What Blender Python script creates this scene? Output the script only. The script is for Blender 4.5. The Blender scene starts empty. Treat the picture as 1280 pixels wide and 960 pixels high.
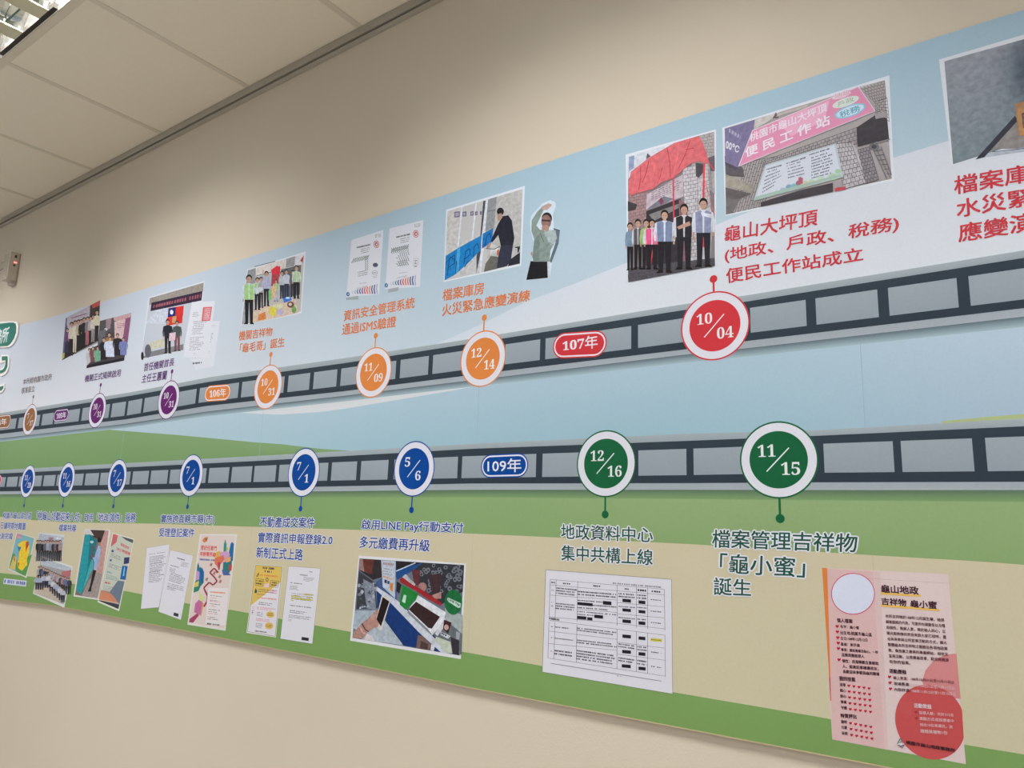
import bpy, bmesh, math, random
from mathutils import Vector, Matrix
random.seed(7)
SC = bpy.context.scene
COL = SC.collection

# ------------------------------------------------------------------ camera, world, light, exposure
D = 1.4            # camera to wall, metres
CZ = 1.25          # camera height
F = 925.0          # focal length in px of a 1280x960 frame
IU = Vector((0.80756696, -0.08517308, -0.58359331))   # wall's x axis, seen in image axes (right, down, forward)
IV = Vector((0.0325768, -0.98156448, 0.1883346))      # wall's up axis
IN = Vector((-0.5888755, -0.1711044, -0.78990438))    # wall's normal
cam_d = bpy.data.cameras.new('camera'); cam = bpy.data.objects.new('camera', cam_d); COL.objects.link(cam)
cam_d.sensor_fit = 'HORIZONTAL'; cam_d.sensor_width = 36.0; cam_d.lens = F / 1280.0 * 36.0
cam_d.clip_start = 0.05; cam_d.clip_end = 200
ax = Vector((IU.x, -IN.x, IV.x)); ay = -Vector((IU.y, -IN.y, IV.y)); az = -Vector((IU.z, -IN.z, IV.z))
M = Matrix((ax, ay, az)).transposed().to_4x4(); M.translation = Vector((0, -D, CZ))
cam.matrix_world = M
SC.camera = cam
SC.view_settings.view_transform = 'Standard'
try: SC.view_settings.look = 'None'
except Exception: pass
SC.view_settings.gamma = 1.0
SC.view_settings.use_curve_mapping = False
SC.view_settings.exposure = 0.0
world = bpy.data.worlds.new('world'); SC.world = world; world.use_nodes = True
world.node_tree.nodes['Background'].inputs[0].default_value = (1.0, 0.97, 0.93, 1)
world.node_tree.nodes['Background'].inputs[1].default_value = 0.46
TUBE_W = 10.5         # watts of each lit tube's lamp
TUBE_SPREAD = 160    # cut-off angle of the parabolic louvres, degrees

# ------------------------------------------------------------------ small helpers
def tag(o, label=None, cat=None, group=None, kind=None):
    if label: o['label'] = label
    if cat: o['category'] = cat
    if group: o['group'] = group
    if kind: o['kind'] = kind
    return o
def lin(c):
    c /= 255.0
    return c / 12.92 if c <= 0.04045 else ((c + 0.055) / 1.055) ** 2.4
EL = (1.02, 0.95, 0.84)   # how bright (r, g, b) the light on the mural is: ink colour = seen colour / EL
def ink(c):
    g = 0.3*c[0] + 0.5*c[1] + 0.2*c[2]
    return tuple(min(0.86, lin(k*0.93 + g*0.07) / e) for k, e in zip(c, EL)) + (1.0,)
MATS = {}
def mat(name, rgb, rough=0.6, metal=0.0, emit=None, es=1.0, noise=0.0, nscale=40, bump=0.0, bscale=200, spec=0.5):
    if name in MATS: return MATS[name]
    m = bpy.data.materials.new(name); m.use_nodes = True; nt = m.node_tree; b = nt.nodes['Principled BSDF']
    b.inputs['Base Color'].default_value = tuple(rgb) + (1,); b.inputs['Roughness'].default_value = rough
    b.inputs['Metallic'].default_value = metal; b.inputs['Specular IOR Level'].default_value = spec
    if emit: b.inputs['Emission Color'].default_value = tuple(emit) + (1,); b.inputs['Emission Strength'].default_value = es
    tc = nt.nodes.new('ShaderNodeTexCoord')
    if noise:
        n = nt.nodes.new('ShaderNodeTexNoise'); n.inputs['Scale'].default_value = nscale; n.inputs['Detail'].default_value = 5
        nt.links.new(tc.outputs['Object'], n.inputs['Vector'])
        r = nt.nodes.new('ShaderNodeMapRange'); r.inputs['To Min'].default_value = 1 - noise; r.inputs['To Max'].default_value = 1 + noise
        nt.links.new(n.outputs['Fac'], r.inputs['Value'])
        v = nt.nodes.new('ShaderNodeVectorMath'); v.operation = 'SCALE'; v.inputs[0].default_value = tuple(rgb)
        nt.links.new(r.outputs['Result'], v.inputs['Scale']); nt.links.new(v.outputs[0], b.inputs['Base Color'])
    if bump:
        n = nt.nodes.new('ShaderNodeTexNoise'); n.inputs['Scale'].default_value = bscale; n.inputs['Detail'].default_value = 4
        nt.links.new(tc.outputs['Object'], n.inputs['Vector'])
        k = nt.nodes.new('ShaderNodeBump'); k.inputs['Strength'].default_value = bump; k.inputs['Distance'].default_value = 0.002
        nt.links.new(n.outputs['Fac'], k.inputs['Height']); nt.links.new(k.outputs[0], b.inputs['Normal'])
    MATS[name] = m
    return m
def ink_material(name, lo, hi, picture=False):
    m = bpy.data.materials.new(name); m.use_nodes = True; nt = m.node_tree; b = nt.nodes['Principled BSDF']
    a = nt.nodes.new('ShaderNodeAttribute'); a.attribute_name = 'ink'
    tc = nt.nodes.new('ShaderNodeNewGeometry')
    n = nt.nodes.new('ShaderNodeTexNoise'); n.inputs['Scale'].default_value = 260; n.inputs['Detail'].default_value = 3
    nt.links.new(tc.outputs['Position'], n.inputs['Vector'])
    r = nt.nodes.new('ShaderNodeMapRange'); r.inputs['To Min'].default_value = lo; r.inputs['To Max'].default_value = hi
    if picture:      # the soft blotches of a photographic print
        n.inputs['Scale'].default_value = 95; r.inputs['From Min'].default_value = 0.3; r.inputs['From Max'].default_value = 0.7
    nt.links.new(n.outputs['Fac'], r.inputs['Value'])
    v = nt.nodes.new('ShaderNodeVectorMath'); v.operation = 'SCALE'
    nt.links.new(a.outputs['Color'], v.inputs[0]); nt.links.new(r.outputs['Result'], v.inputs['Scale'])
    nt.links.new(v.outputs[0], b.inputs['Base Color'])
    b.inputs['Roughness'].default_value = 0.6; b.inputs['Specular IOR Level'].default_value = 0.08
    return m
INKM = ink_material('printed_ink', 0.95, 1.05); PICM = ink_material('printed_picture', 0.80, 1.14, True)
m_wall = mat('cream_wall_paint', (0.55, 0.51, 0.455), 0.75, noise=0.025, nscale=3, bump=0.15, bscale=260, spec=0.2)
m_tile = mat('mineral_ceiling_tile', (0.74, 0.70, 0.62), 0.9, noise=0.03, nscale=90, bump=0.25, bscale=300, spec=0.1)
m_tbar = mat('painted_tee_bar', (0.60, 0.56, 0.49), 0.6)
m_trim = mat('grey_wall_angle', (0.36, 0.34, 0.31), 0.5)
m_gap = mat('dark_gap', (0.03, 0.025, 0.022), 0.8)
m_board = mat('board_edge', (0.62, 0.50, 0.36), 0.6)
m_mirror = mat('mirror_louvre', (0.66, 0.69, 0.68), 0.08, 1.0)
m_satin = mat('satin_divider', (0.80, 0.72, 0.56), 0.35, 0.9)
m_tube = mat('lit_tube', (1, 1, 1), 0.4, emit=(1.0, 0.99, 0.96), es=5.0)
m_white = mat('white_enamel', (0.8, 0.8, 0.78), 0.4)
m_floor = mat('floor_vinyl', (0.45, 0.42, 0.37), 0.4, noise=0.05, nscale=6)
m_plastic = mat('offwhite_plastic', (0.50, 0.46, 0.41), 0.45, noise=0.03)
m_plastic2 = mat('grille_plastic', (0.42, 0.385, 0.36), 0.5)
m_black = mat('black_socket', (0.03, 0.03, 0.03), 0.5)
m_led = mat('red_led', (0.9, 0.1, 0.1), 0.3, emit=(1, 0.10, 0.08), es=6)
m_rimw = mat('white_foam_board', (0.80, 0.80, 0.84), 0.5)

def meshobj(name, verts, faces, m, parent=None, kind=None, smooth=False):
    me = bpy.data.meshes.new(name)
    c = [sum(v[i] for v in verts) / len(verts) for i in range(3)]
    me.from_pydata([(v[0] - c[0], v[1] - c[1], v[2] - c[2]) for v in verts], [], faces)
    me.materials.append(m)
    if smooth:
        for p in me.polygons: p.use_smooth = True
    o = bpy.data.objects.new(name, me); COL.objects.link(o)
    o['_w'] = c
    if parent is not None:
        pw = parent['_w']; o.parent = parent; o.location = (c[0] - pw[0], c[1] - pw[1], c[2] - pw[2])
    else: o.location = c
    if kind: o['kind'] = kind
    return o
def empty(name, loc):
    o = bpy.data.objects.new(name, None); COL.objects.link(o); o.location = loc; o['_w'] = list(loc); o.empty_display_size = 0.1
    return o
def boxvf(x0, x1, y0, y1, z0, z1, base=0):
    v = [(x0,y0,z0),(x1,y0,z0),(x1,y1,z0),(x0,y1,z0),(x0,y0,z1),(x1,y0,z1),(x1,y1,z1),(x0,y1,z1)]
    f = [(0,3,2,1),(4,5,6,7),(0,1,5,4),(1,2,6,5),(2,3,7,6),(3,0,4,7)]
    return v, [tuple(i + base for i in q) for q in f]
def box(name, x0, x1, y0, y1, z0, z1, m, parent=None, kind=None, bev=0.0):
    v, f = boxvf(x0, x1, y0, y1, z0, z1)
    o = meshobj(name, v, f, m, parent, kind)
    if bev:
        bm = bmesh.new(); bm.from_mesh(o.data)
        bmesh.ops.bevel(bm, geom=bm.edges[:] , offset=bev, segments=2, affect='EDGES', profile=0.5)
        bm.to_mesh(o.data); bm.free()
    return o
def tube(name, pts, r, m, parent=None, seg=10):
    vs, fs = [], []
    for i, p in enumerate(pts):
        p = Vector(p); t = (Vector(pts[min(i + 1, len(pts) - 1)]) - Vector(pts[max(i - 1, 0)])).normalized()
        a = t.cross(Vector((0, 0, 1)));
        if a.length < 0.01: a = t.cross(Vector((1, 0, 0)))
        a.normalize(); b = t.cross(a)
        for k in range(seg):
            q = p + a * (r * math.cos(2 * math.pi * k / seg)) + b * (r * math.sin(2 * math.pi * k / seg)); vs.append(tuple(q))
    for i in range(len(pts) - 1):
        for k in range(seg): fs.append((i*seg+k, i*seg+(k+1) % seg, (i+1)*seg+(k+1) % seg, (i+1)*seg+k))
    fs.append(tuple(range(seg))); fs.append(tuple(range((len(pts)-1)*seg, len(pts)*seg)))
    return meshobj(name, vs, fs, m, parent, smooth=True)

# a point of the photograph carried onto the wall (u, v in camera distances)
def P(x, y):
    r = Vector((x - 640, y - 480, F)); t = -1.0 / r.dot(IN); p = r * t
    return (p.dot(IU), p.dot(IV))
def PX(u, v):
    p = IU * u + IV * v - IN
    return (640 + F * p.x / p.z, 480 + F * p.y / p.z)
def wx(u): return u * D
def wz(v): return CZ + v * D

# ------------------------------------------------------------------ the room
CEIL = wz(1.108)
box('wall_back', -9.0, 4.0, 0.0, 0.12, 0.0, CEIL + 0.3, m_wall, kind='structure')
box('floor', -9.0, 4.0, -7.0, 0.0, -0.1, 0.0, m_floor, kind='structure')
ceiling = box('ceiling', -9.0, 4.0, -7.0, 0.0, CEIL + 0.13, CEIL + 0.2, m_tile, kind='structure')
TX0 = wx(-1.199)                       # one tee line
FIX = {}                               # (column,row) -> fixture cell
for cx_ in (-2, -5, 1, 4): FIX[(cx_, 1)] = 1; FIX[(cx_, 4)] = 1
tile_me = None
for cx_ in range(-9, 5):
    for row in range(0, 5):
        if (cx_, row) in FIX: continue
        xa = TX0 + 0.6 * cx_ + 0.0105; xb = xa + 0.579; ya = -0.6 * row + 0.0035; yb = ya - 0.579
        if row == 0: ya = -0.002; yb = -0.573
        if tile_me is None or row == 0:
            t = box('ceiling_tile', xa, xb, yb, ya, CEIL + 0.0015, CEIL + 0.017, m_tile, ceiling, bev=0.002)
            if row: tile_me = t.data
        else:
            t = bpy.data.objects.new('ceiling_tile', tile_me); COL.objects.link(t); t.parent = ceiling
            c = ((xa + xb) / 2, (ya + yb) / 2, CEIL + 0.00925); pw = ceiling['_w']
            t.location = [c[i] - pw[i] for i in range(3)]
for cx_ in range(-9, 6):
    x = TX0 + 0.6 * cx_
    box('tee_bar', x - 0.012, x + 0.012, -3.0, -0.002, CEIL, CEIL + 0.02, m_tbar, ceiling)
for row in range(1, 6):
    y = -0.6 * row
    box('tee_bar', TX0 - 5.4, TX0 + 3.0, y + 0.002, y + 0.026, CEIL - 0.0004, CEIL + 0.02, m_tbar, ceiling)
box('trim_1', -9, 4, -0.010, 0.0, wz(1.0725), wz(1.0815), m_trim, kind='structure')
box('trim_2', -9, 4, -0.003, 0.0, wz(1.0815), wz(1.0875), m_gap, kind='structure')
box('trim_3', -9, 4, -0.012, 0.0, wz(1.0875), CEIL - 0.001, m_trim, kind='structure')

# ------------------------------------------------------------------ recessed louvred lights
def fixture(cx_, row, label, lit_geo=True):
    x0 = TX0 + 0.6 * cx_ + 0.012; x1 = x0 + 0.576; y1 = -0.6 * row + 0.001; y0 = y1 - 0.573
    t = empty('ceiling_light', ((x0 + x1) / 2, (y0 + y1) / 2, CEIL)); tag(t, label, 'ceiling light')
    g = 'recessed louvred ceiling lights'; t['group'] = g
    v, f = [], []
    def ab(*a):
        vv, ff = boxvf(*a, base=len(v)); v.extend(vv); f.extend(ff)
    ab(x0, x1, y0, y1, CEIL + 0.095, CEIL + 0.10)
    ab(x0, x0 + .002, y0, y1, CEIL, CEIL + .095); ab(x1 - .002, x1, y0, y1, CEIL, CEIL + .095)
    ab(x0, x1, y0, y0 + .002, CEIL, CEIL + .095); ab(x0, x1, y1 - .002, y1, CEIL, CEIL + .095)
    meshobj('housing', v, f, m_white, t)
    box('end_gap', x0 + .022, x0 + 0.448, y1 - 0.0165, y1 - 0.0025, CEIL + 0.002, CEIL + 0.02, m_gap, t)
    ya, yb = y0 + 0.02, y1 - 0.0175
    cw = 0.576 / 3
    for i in range(3):
        a = x0 + cw * i + 0.004; b = a + cw - 0.008; mid = (a + b) / 2
        sep = 0.033
        # curved mirror sides of the cell
        for s, e in ((1, a), (-1, b)):
            vs, fs = [], []
            n = 7
            for k in range(n):
                q = k / (n - 1); dx = sep + 0.042 * q ** 0.6 if False else sep + 0.040 * (1 - (1 - q) ** 2)
                z = CEIL + 0.004 + 0.062 * q
                vs += [(e + s * (sep - 0.002) + s * (0.040 * q * q), ya, z), (e + s * (sep - 0.002) + s * (0.040 * q * q), yb, z)]
            fs = [(2*k, 2*k+1, 2*k+3, 2*k+2) for k in range(n - 1)]
            meshobj('side_reflector', vs, fs, m_mirror, t, smooth=True)
        box('divider', a - 0.004, a + sep - 0.002, ya, yb, CEIL + 0.001, CEIL + 0.006, m_satin, t)
        box('divider', b - sep + 0.002, b + 0.004, ya, yb, CEIL + 0.001, CEIL + 0.006, m_satin, t)
        for k in range(5):
            y = ya + (yb - ya) * (k + 0.5) / 5
            wv = [(a + sep, y - .003, CEIL + .004), (b - sep, y - .003, CEIL + .004), (b - sep, y + .003, CEIL + .004), (a + sep, y + .003, CEIL + .004),
                  (a + sep + .03, y - .001, CEIL + .045), (b - sep - .03, y - .001, CEIL + .045), (b - sep - .03, y + .001, CEIL + .045), (a + sep + .03, y + .001, CEIL + .045)]
            meshobj('louvre_blade', wv, [(0,3,2,1),(4,5,6,7),(0,1,5,4),(1,2,6,5),(2,3,7,6),(3,0,4,7)], m_mirror, t)
        tube('tube_lamp', [(mid, ya + 0.004, CEIL + 0.072), (mid, yb - 0.004, CEIL + 0.072)], 0.013, m_tube, t, 14)
        # the light this tube throws down through the louvre, from just under the tube
        ld = bpy.data.lights.new('tube_light', 'AREA'); ld.shape = 'RECTANGLE'; ld.size = 0.028; ld.size_y = 0.50
        ld.energy = TUBE_W * (1.2 if row == 1 else 0.8); ld.spread = math.radians(TUBE_SPREAD); ld.color = (1.0, 0.955, 0.87)
        lo = bpy.data.objects.new('tube_light', ld); COL.objects.link(lo); lo.parent = t
        lo.location = (mid - (x0 + x1) / 2, (ya + yb) / 2 - (y0 + y1) / 2, 0.055)
    return t
fixture(-2, 1, 'recessed ceiling light with mirrored louvres at the top left corner')
for (cx_, row) in FIX:
    if (cx_, row) != (-2, 1):
        fixture(cx_, row, 'louvred ceiling light out of view, %s, %s' % ({-5: 'far left', -2: 'left', 1: 'right', 4: 'far right'}[cx_], 'in the row by the mural wall' if row == 1 else 'in the row behind the viewer'))

# ------------------------------------------------------------------ printed artwork, all flat ink on the mural board
BT = 0.009                     # board thickness
DR = D; D = D - BT             # from here on (u, v) lie on the board's front face
LS_ = 0.09                      # ink layers sit a fraction of a millimetre apart
class Ink:
    """one printed piece: flat faces in ink colours, a hair above the board"""
    def __init__(s, name, parent, level, label=None, kind=None):
        s.name, s.parent, s.label, s.kind = name, parent, label, kind
        s.V, s.Fc, s.C = [], [], []; s.lv = level if level < 0 else level * LS_; s.fr = (0, 0, 1); s.st = 2.5e-6
    def crop(s, x0, y0, k): s.fr = (x0, y0, k); return s
    def m(s, p): return P(s.fr[0] + p[0] / s.fr[2], s.fr[1] + p[1] / s.fr[2])
    def wpoly(s, uv, c, step=True):
        b = len(s.V); s.V += [(u, v, s.lv) for u, v in uv]; s.Fc.append(tuple(range(b, len(s.V)))); s.C.append([ink(c)] * len(uv))
        if step: s.lv += s.st
    def poly(s, pts, c): s.wpoly([s.m(p) for p in pts], c)
    def ell(s, x, y, rx, ry, c, n=20, rot=0.0):
        cr, sr = math.cos(rot), math.sin(rot)
        s.poly([(x + rx*math.cos(t)*cr - ry*math.sin(t)*sr, y + rx*math.cos(t)*sr + ry*math.sin(t)*cr) for t in [2*math.pi*k/n for k in range(n)]], c)
    def disc(s, u, v, r, c, n=64): s.wpoly([(u + r*math.cos(2*math.pi*k/n), v + r*math.sin(2*math.pi*k/n)) for k in range(n)], c)
    def ring(s, u, v, r0, r1, c, n=64):
        for k in range(n):
            a, b = 2*math.pi*k/n, 2*math.pi*(k+1)/n
            s.wpoly([(u+r0*math.cos(a), v+r0*math.sin(a)), (u+r1*math.cos(a), v+r1*math.sin(a)), (u+r1*math.cos(b), v+r1*math.sin(b)), (u+r0*math.cos(b), v+r0*math.sin(b))], c, False)
        s.lv += s.st
    def line(s, pts, w, c, taper=None):
        for i in range(len(pts) - 1):
            (xa, ya), (xb, yb) = pts[i], pts[i+1]; d = math.hypot(xb-xa, yb-ya) or 1; nx, ny = -(yb-ya)/d*w/2, (xb-xa)/d*w/2
            s.wpoly([s.m(q) for q in ((xa+nx, ya+ny), (xb+nx, yb+ny), (xb-nx, yb-ny), (xa-nx, ya-ny))], c, False)
        s.lv += s.st
    def outline(s, pts, w, c): s.line(list(pts) + [pts[0]], w, c)
    def quadpt(s, q, a, b):
        (x0,y0),(x1,y1),(x2,y2),(x3,y3) = q
        return ((1-a)*(1-b)*x0 + a*(1-b)*x1 + a*b*x2 + (1-a)*b*x3, (1-a)*(1-b)*y0 + a*(1-b)*y1 + a*b*y2 + (1-a)*b*y3)
    def grid(s, q, nx, ny, w, c):
        for i in range(nx + 1): s.line([s.quadpt(q, i/nx, 0), s.quadpt(q, i/nx, 1)], w, c)
        for j in range(ny + 1): s.line([s.quadpt(q, 0, j/ny), s.quadpt(q, 1, j/ny)], w, c)
    def bricks(s, q, nx, ny, w, c):
        for j in range(ny + 1):
            s.line([s.quadpt(q, 0, j/ny), s.quadpt(q, 1, j/ny)], w, c)
            if j < ny:
                for i in range(nx + 1):
                    a = min(1, (i + (0.5 if j % 2 else 0)) / nx); s.line([s.quadpt(q, a, j/ny), s.quadpt(q, a, (j+1)/ny)], w, c)
    def bars(s, q, rows, c, fill=0.55, seg=None, ragged=0.35, left=0.0):
        """rows of print too small to read: broken dark dashes"""
        for j in range(rows):
            e = 1 - ragged * random.random(); a = left * random.random()
            b0 = (j + (1 - fill) / 2) / rows; b1 = (j + (1 + fill) / 2) / rows
            st = (seg or 0.05)
            while a < e:
                w = st * (0.55 + 0.35 * random.random())
                s.wpoly([s.m(s.quadpt(q, x, y)) for x, y in ((a, b0), (min(a+w, 1), b0), (min(a+w, 1), b1), (a, b1))], c, False)
                a += st * (1.0 if random.random() > 0.12 else 1.8)
        s.lv += s.st
    def gstrip(s, top, bot, ct, cb, n=1):
        """shaded print between two lines; ct/cb colours or lists of colours"""
        m = len(top)
        for i in range(m - 1):
            for j in range(n):
                b = len(s.V); cs = []
                for (k, t) in ((i, j/n), (i+1, j/n), (i+1, (j+1)/n), (i, (j+1)/n)):
                    s.V.append((top[k][0]*(1-t)+bot[k][0]*t, top[k][1]*(1-t)+bot[k][1]*t, s.lv))
                    a = ct[k] if isinstance(ct, list) else ct; d = cb[k] if isinstance(cb, list) else cb
                    cs.append(ink([a[z]*(1-t)+d[z]*t for z in range(3)]))
                s.Fc.append((b, b+1, b+2, b+3)); s.C.append(cs)
        s.lv += s.st
    def heart(s, x, y, r, c):
        s.poly([(x, y + r), (x - r*.95, y), (x - r, y - r*.45), (x - r*.6, y - r*.85), (x - r*.15, y - r*.65), (x, y - r*.35),
                (x + r*.15, y - r*.65), (x + r*.6, y - r*.85), (x + r, y - r*.45), (x + r*.95, y)], c)
    def fig(s, x, y, h, w, shirt, pants=(28, 28, 34), hair=(30, 26, 26), skin=(176, 138, 118), lean=0.0, vest=None, arm=None, legs=True):
        """a standing person in a printed photo: feet at (x, y), h tall, w wide; each is a piece of its own"""
        if s.name == 'printed_people':
            k = Ink('printed_person', s.parent, s.lv / LS_); k.fr = s.fr
            k.fig(x, y, h, w, shirt, pants, hair, skin, lean, vest, arm, legs); k.done(); s.lv = k.lv; return
        L = lambda a, b: (x + a * w + lean * b * h, y - b * h)
        if legs:
            for sd in (-1, 1):
                s.poly([L(sd*.0, .52), L(sd*.30, .52), L(sd*.27, .03), L(sd*.07, .03)], pants)
                s.poly([L(sd*.06, .035), L(sd*.28, .035), L(sd*.38, 0), L(sd*.08, 0)], (20, 18, 18))
            s.poly([L(-.30, .54), L(.30, .54), L(.28, .44), L(-.28, .44)], pants)
        s.poly([L(-.07, .88), L(.07, .88), L(.08, .80), L(-.08, .80)], skin)
        s.poly([L(-.09, .835), L(.09, .835), L(.40, .80), L(.34, .50), L(-.34, .50), L(-.40, .80)], shirt)
        for sd in (-1, 1):
            s.poly([L(sd*.30, .81), L(sd*.42, .79), L(sd*.50, .63), L(sd*.46, .50), L(sd*.37, .50), L(sd*.38, .63)], arm or shirt)
            s.poly([L(sd*.37, .51), L(sd*.46, .51), L(sd*.44, .455), L(sd*.37, .455)], skin)
        if vest:
            for sd in (-1, 1): s.poly([L(sd*.04, .80), L(sd*.12, .83), L(sd*.34, .80), L(sd*.32, .50), L(sd*.03, .50)], vest)
        hx, hy = L(0, .92); r = h * .062
        s.ell(hx, hy - r*.3, r*1.02, r*1.18, hair, 14); s.ell(hx, hy + r*.12, r*.82, r*.95, skin, 14)
        s.poly([(hx - r*.5, hy), (hx - r*.15, hy), (hx - r*.15, hy + r*.14), (hx - r*.5, hy + r*.14)], (118, 88, 76))
        s.poly([(hx + r*.15, hy), (hx + r*.5, hy), (hx + r*.5, hy + r*.14), (hx + r*.15, hy + r*.14)], (118, 88, 76))
    def text(s, body, q, c, bold=0.012, halo=None, haloc=(205, 205, 212), aspect=True):
        """lettering whose ink box fills the quad q (top left, top right, bottom right, bottom left)"""
        vs, fs, (x0, y0, x1, y1) = glyphs(body)
        if not vs: return
        W = [s.m(p) for p in q]
        def put(dx, dy, col):
            b = len(s.V); lv = s.lv
            for (x, y) in vs:
                a = (x + dx - x0) / (x1 - x0); t = (y1 - y - dy) / (y1 - y0)
                s.V.append(((1-a)*(1-t)*W[0][0] + a*(1-t)*W[1][0] + a*t*W[2][0] + (1-a)*t*W[3][0],
                            (1-a)*(1-t)*W[0][1] + a*(1-t)*W[1][1] + a*t*W[2][1] + (1-a)*t*W[3][1], lv))
            k = ink(col)
            for f in fs: s.Fc.append(tuple(i + b for i in f)); s.C.append([k] * len(f))
            s.lv += 1.6e-6
        if halo:
            for k in range(8): put(halo*math.cos(k*math.pi/4), halo*math.sin(k*math.pi/4), haloc)
            s.lv += 2e-6
        if bold:
            for dx, dy in ((-bold, -bold), (bold, -bold), (bold, bold), (-bold, bold)): put(dx, dy, c)
        else: put(0, 0, c)
        s.lv += s.st
    def done(s):
        if not s.V: return None
        W = [(wx(u), -BT - l, wz(v)) for u, v, l in s.V]
        pic = s.parent is not None and s.parent.name.startswith('photo_print') and s.name != 'printed_signboard' and s.name != 'printed_notice_board'
        o = meshobj(s.name, W, s.Fc, PICM if pic else INKM, s.parent, s.kind)
        at = o.data.color_attributes.new('ink', 'FLOAT_COLOR', 'CORNER')
        flat = [x for f in s.C for k in f for x in k]; at.data.foreach_set('color', flat)
        if s.label: o['label'] = s.label
        return o
GL = {}
def glyphs(body):
    if body in GL: return GL[body]
    c = bpy.data.curves.new('lettering', 'FONT'); c.body = body; c.size = 1; c.resolution_u = 2
    o = bpy.data.objects.new('lettering', c); COL.objects.link(o)
    me = bpy.data.meshes.new_from_object(o)
    vs = [(v.co.x, v.co.y) for v in me.vertices]; fs = [tuple(p.vertices) for p in me.polygons]
    bpy.data.objects.remove(o); bpy.data.meshes.remove(me); bpy.data.curves.remove(c)
    xs = [v[0] for v in vs] or [0]; ys = [v[1] for v in vs] or [0]
    GL[body] = (vs, fs, (min(xs), min(ys), max(xs), max(ys)))
    return GL[body]
def lerp(a, b, t): return tuple(a[i]*(1-t) + b[i]*t for i in range(3))
def sm(a, b, x):
    t = max(0, min(1, (x-a)/(b-a))); return t*t*(3-2*t)
def interp(tab, x):
    if x <= tab[0][0]: i = 0
    elif x >= tab[-1][0]: i = len(tab) - 2
    else: i = max(k for k in range(len(tab)-1) if tab[k][0] <= x)
    t = (x - tab[i][0]) / (tab[i+1][0] - tab[i][0])
    return [tab[i][k]*(1-t) + tab[i+1][k]*t for k in range(1, len(tab[i]))]

mural = empty('timeline_mural', (wx(-1.4), 0.0, wz(-0.26)))
tag(mural, 'long printed history mural of film strips, date badges and photographs on the cream wall', 'mural')
VT = [(-4.2, .640), (-2.9, .637), (-2.67, .630), (-1.66, .625), (-.91, .630), (-.13, .637), (.5, .637)]
VB = [(-4.2, -.300), (-2.70, -.277), (-2.3, -.264), (-1.76, -.262), (-.81, -.2625), (-.18, -.2585), (.5, -.258)]
vt = lambda u: interp(VT, u)[0]
vb = lambda u: interp(VB, u)[0]
# sheets of board, seams every 0.87 m
seams = [-4.2, -3.93, -3.305, -2.68, -2.057, -1.434, -.811, -.188, .435]
for a, b in zip(seams[:-1], seams[1:]):
    g = 0.0006
    us = sorted([a + g, b - g] + [k[0] for k in VT + VB if a < k[0] < b])
    n = len(us); vs = []
    for y in (0.0, -BT):
        vs += [(wx(u), y, wz(vb(u))) for u in us] + [(wx(u), y, wz(vt(u))) for u in reversed(us)]
    m = 2 * n; fs = [tuple(range(m)), tuple(range(m, 2*m))] + [(i, (i+1) % m, m + (i+1) % m, m + i) for i in range(m)]
    meshobj('board_sheet', vs, fs, m_board, mural)

# film strip edges in px: x, light top, dark top, frame top, frame bottom, dark bottom, light bottom
US = [(0,516.5,521,526,538,542.5,548),(159,491,495.4,501.7,519.4,524,529.5),(260,471.8,477.5,483.3,501.6,507.3,514.2),
      (430,447.8,454,460.4,482,489,494.7),(560,428,433.8,441.3,465,472.5,478.8),(640,415.2,421.3,429.3,454.3,462.5,469.4),
      (849.7,381,388.3,398.6,428.6,437.6,444),(938,368.4,376.2,384.8,416,425.8,434.8),(1280,312.9,322.3,335.2,374.2,385.2,395.7)]
LS = [(0,587.5,592,596.7,608.7,614.2,618),(320,570,576.2,582.5,602.5,610,615),(590,554.8,561,570,597.4,604.4,612.2),
      (860,542.1,551,561,593.8,604,612.2),(1020,538,544.8,555,591,603,612.6),(1280,523.2,532.8,545.5,588.6,602.3,612.6)]
def totab(T):
    R = []
    for r in T:
        R.append(tuple([P(r[0], (r[3]+r[4])/2)[0]] + [P(r[0], y)[1] for y in r[1:]]))
    # carry on past both ends of the frame
    a, b = R[0], R[1]; R.insert(0, (-4.2,) + a[1:]); c = R[-1]; R.append((.435,) + c[1:])
    return R
UT, LT = totab(US), totab(LS)
NU = 60
ULIST = [-4.2 + (4.635) * (k / NU) for k in range(NU + 1)]
# sky
sky = Ink('sky_print', mural, 0.00005)
def skyc(u, v):
    x, y = PX(u, v)
    if u < -2.9: x = 0
    us = interp(UT, u)
    if v > us[2]:
        t = (vt(u) - v) / (vt(u) - us[2] + 1e-6)
        c = lerp((150,176,191), (176,190,200), t)
        w = 1 - sm(60, 620, x)
        return lerp(c, lerp((186,192,204), (205,205,211), t), w * .95)
    ls = interp(LT, u)
    t = (us[5] - v) / (us[5] - ls[0] + 1e-6)
    c = lerp((160,182,195), (142,174,186), min(1, max(0, t)))
    c = lerp(c, lerp((168,186,199), (152,172,188), t), sm(900, 1280, x))
    return lerp(c, (171,190,199), .6 * (1 - sm(150, 520, x)))
ny = 24
for i in range(NU):
    for j in range(ny):
        b = len(sky.V); cs = []
        for (k, l) in ((i, j), (i+1, j), (i+1, j+1), (i, j+1)):
            u = ULIST[k]; v = vt(u) + (vb(u) - vt(u)) * l / ny
            sky.V.append((u, v, sky.lv)); cs.append(ink(skyc(u, v)))
        sky.Fc.append((b, b+1, b+2, b+3)); sky.C.append(cs)
sky.done()
def wallpts(px): return [P(*p) for p in px]
hill = Ink('white_hill', mural, 0.00012)
tp = [(330,470),(430,455),(485,445.5),(540,432.5),(600,406),(657,377.5),(720,354),(783,328.5),(905,277),(1010,236),(1117,197),(1182,177),(1280,146),(1400,105)]
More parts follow.
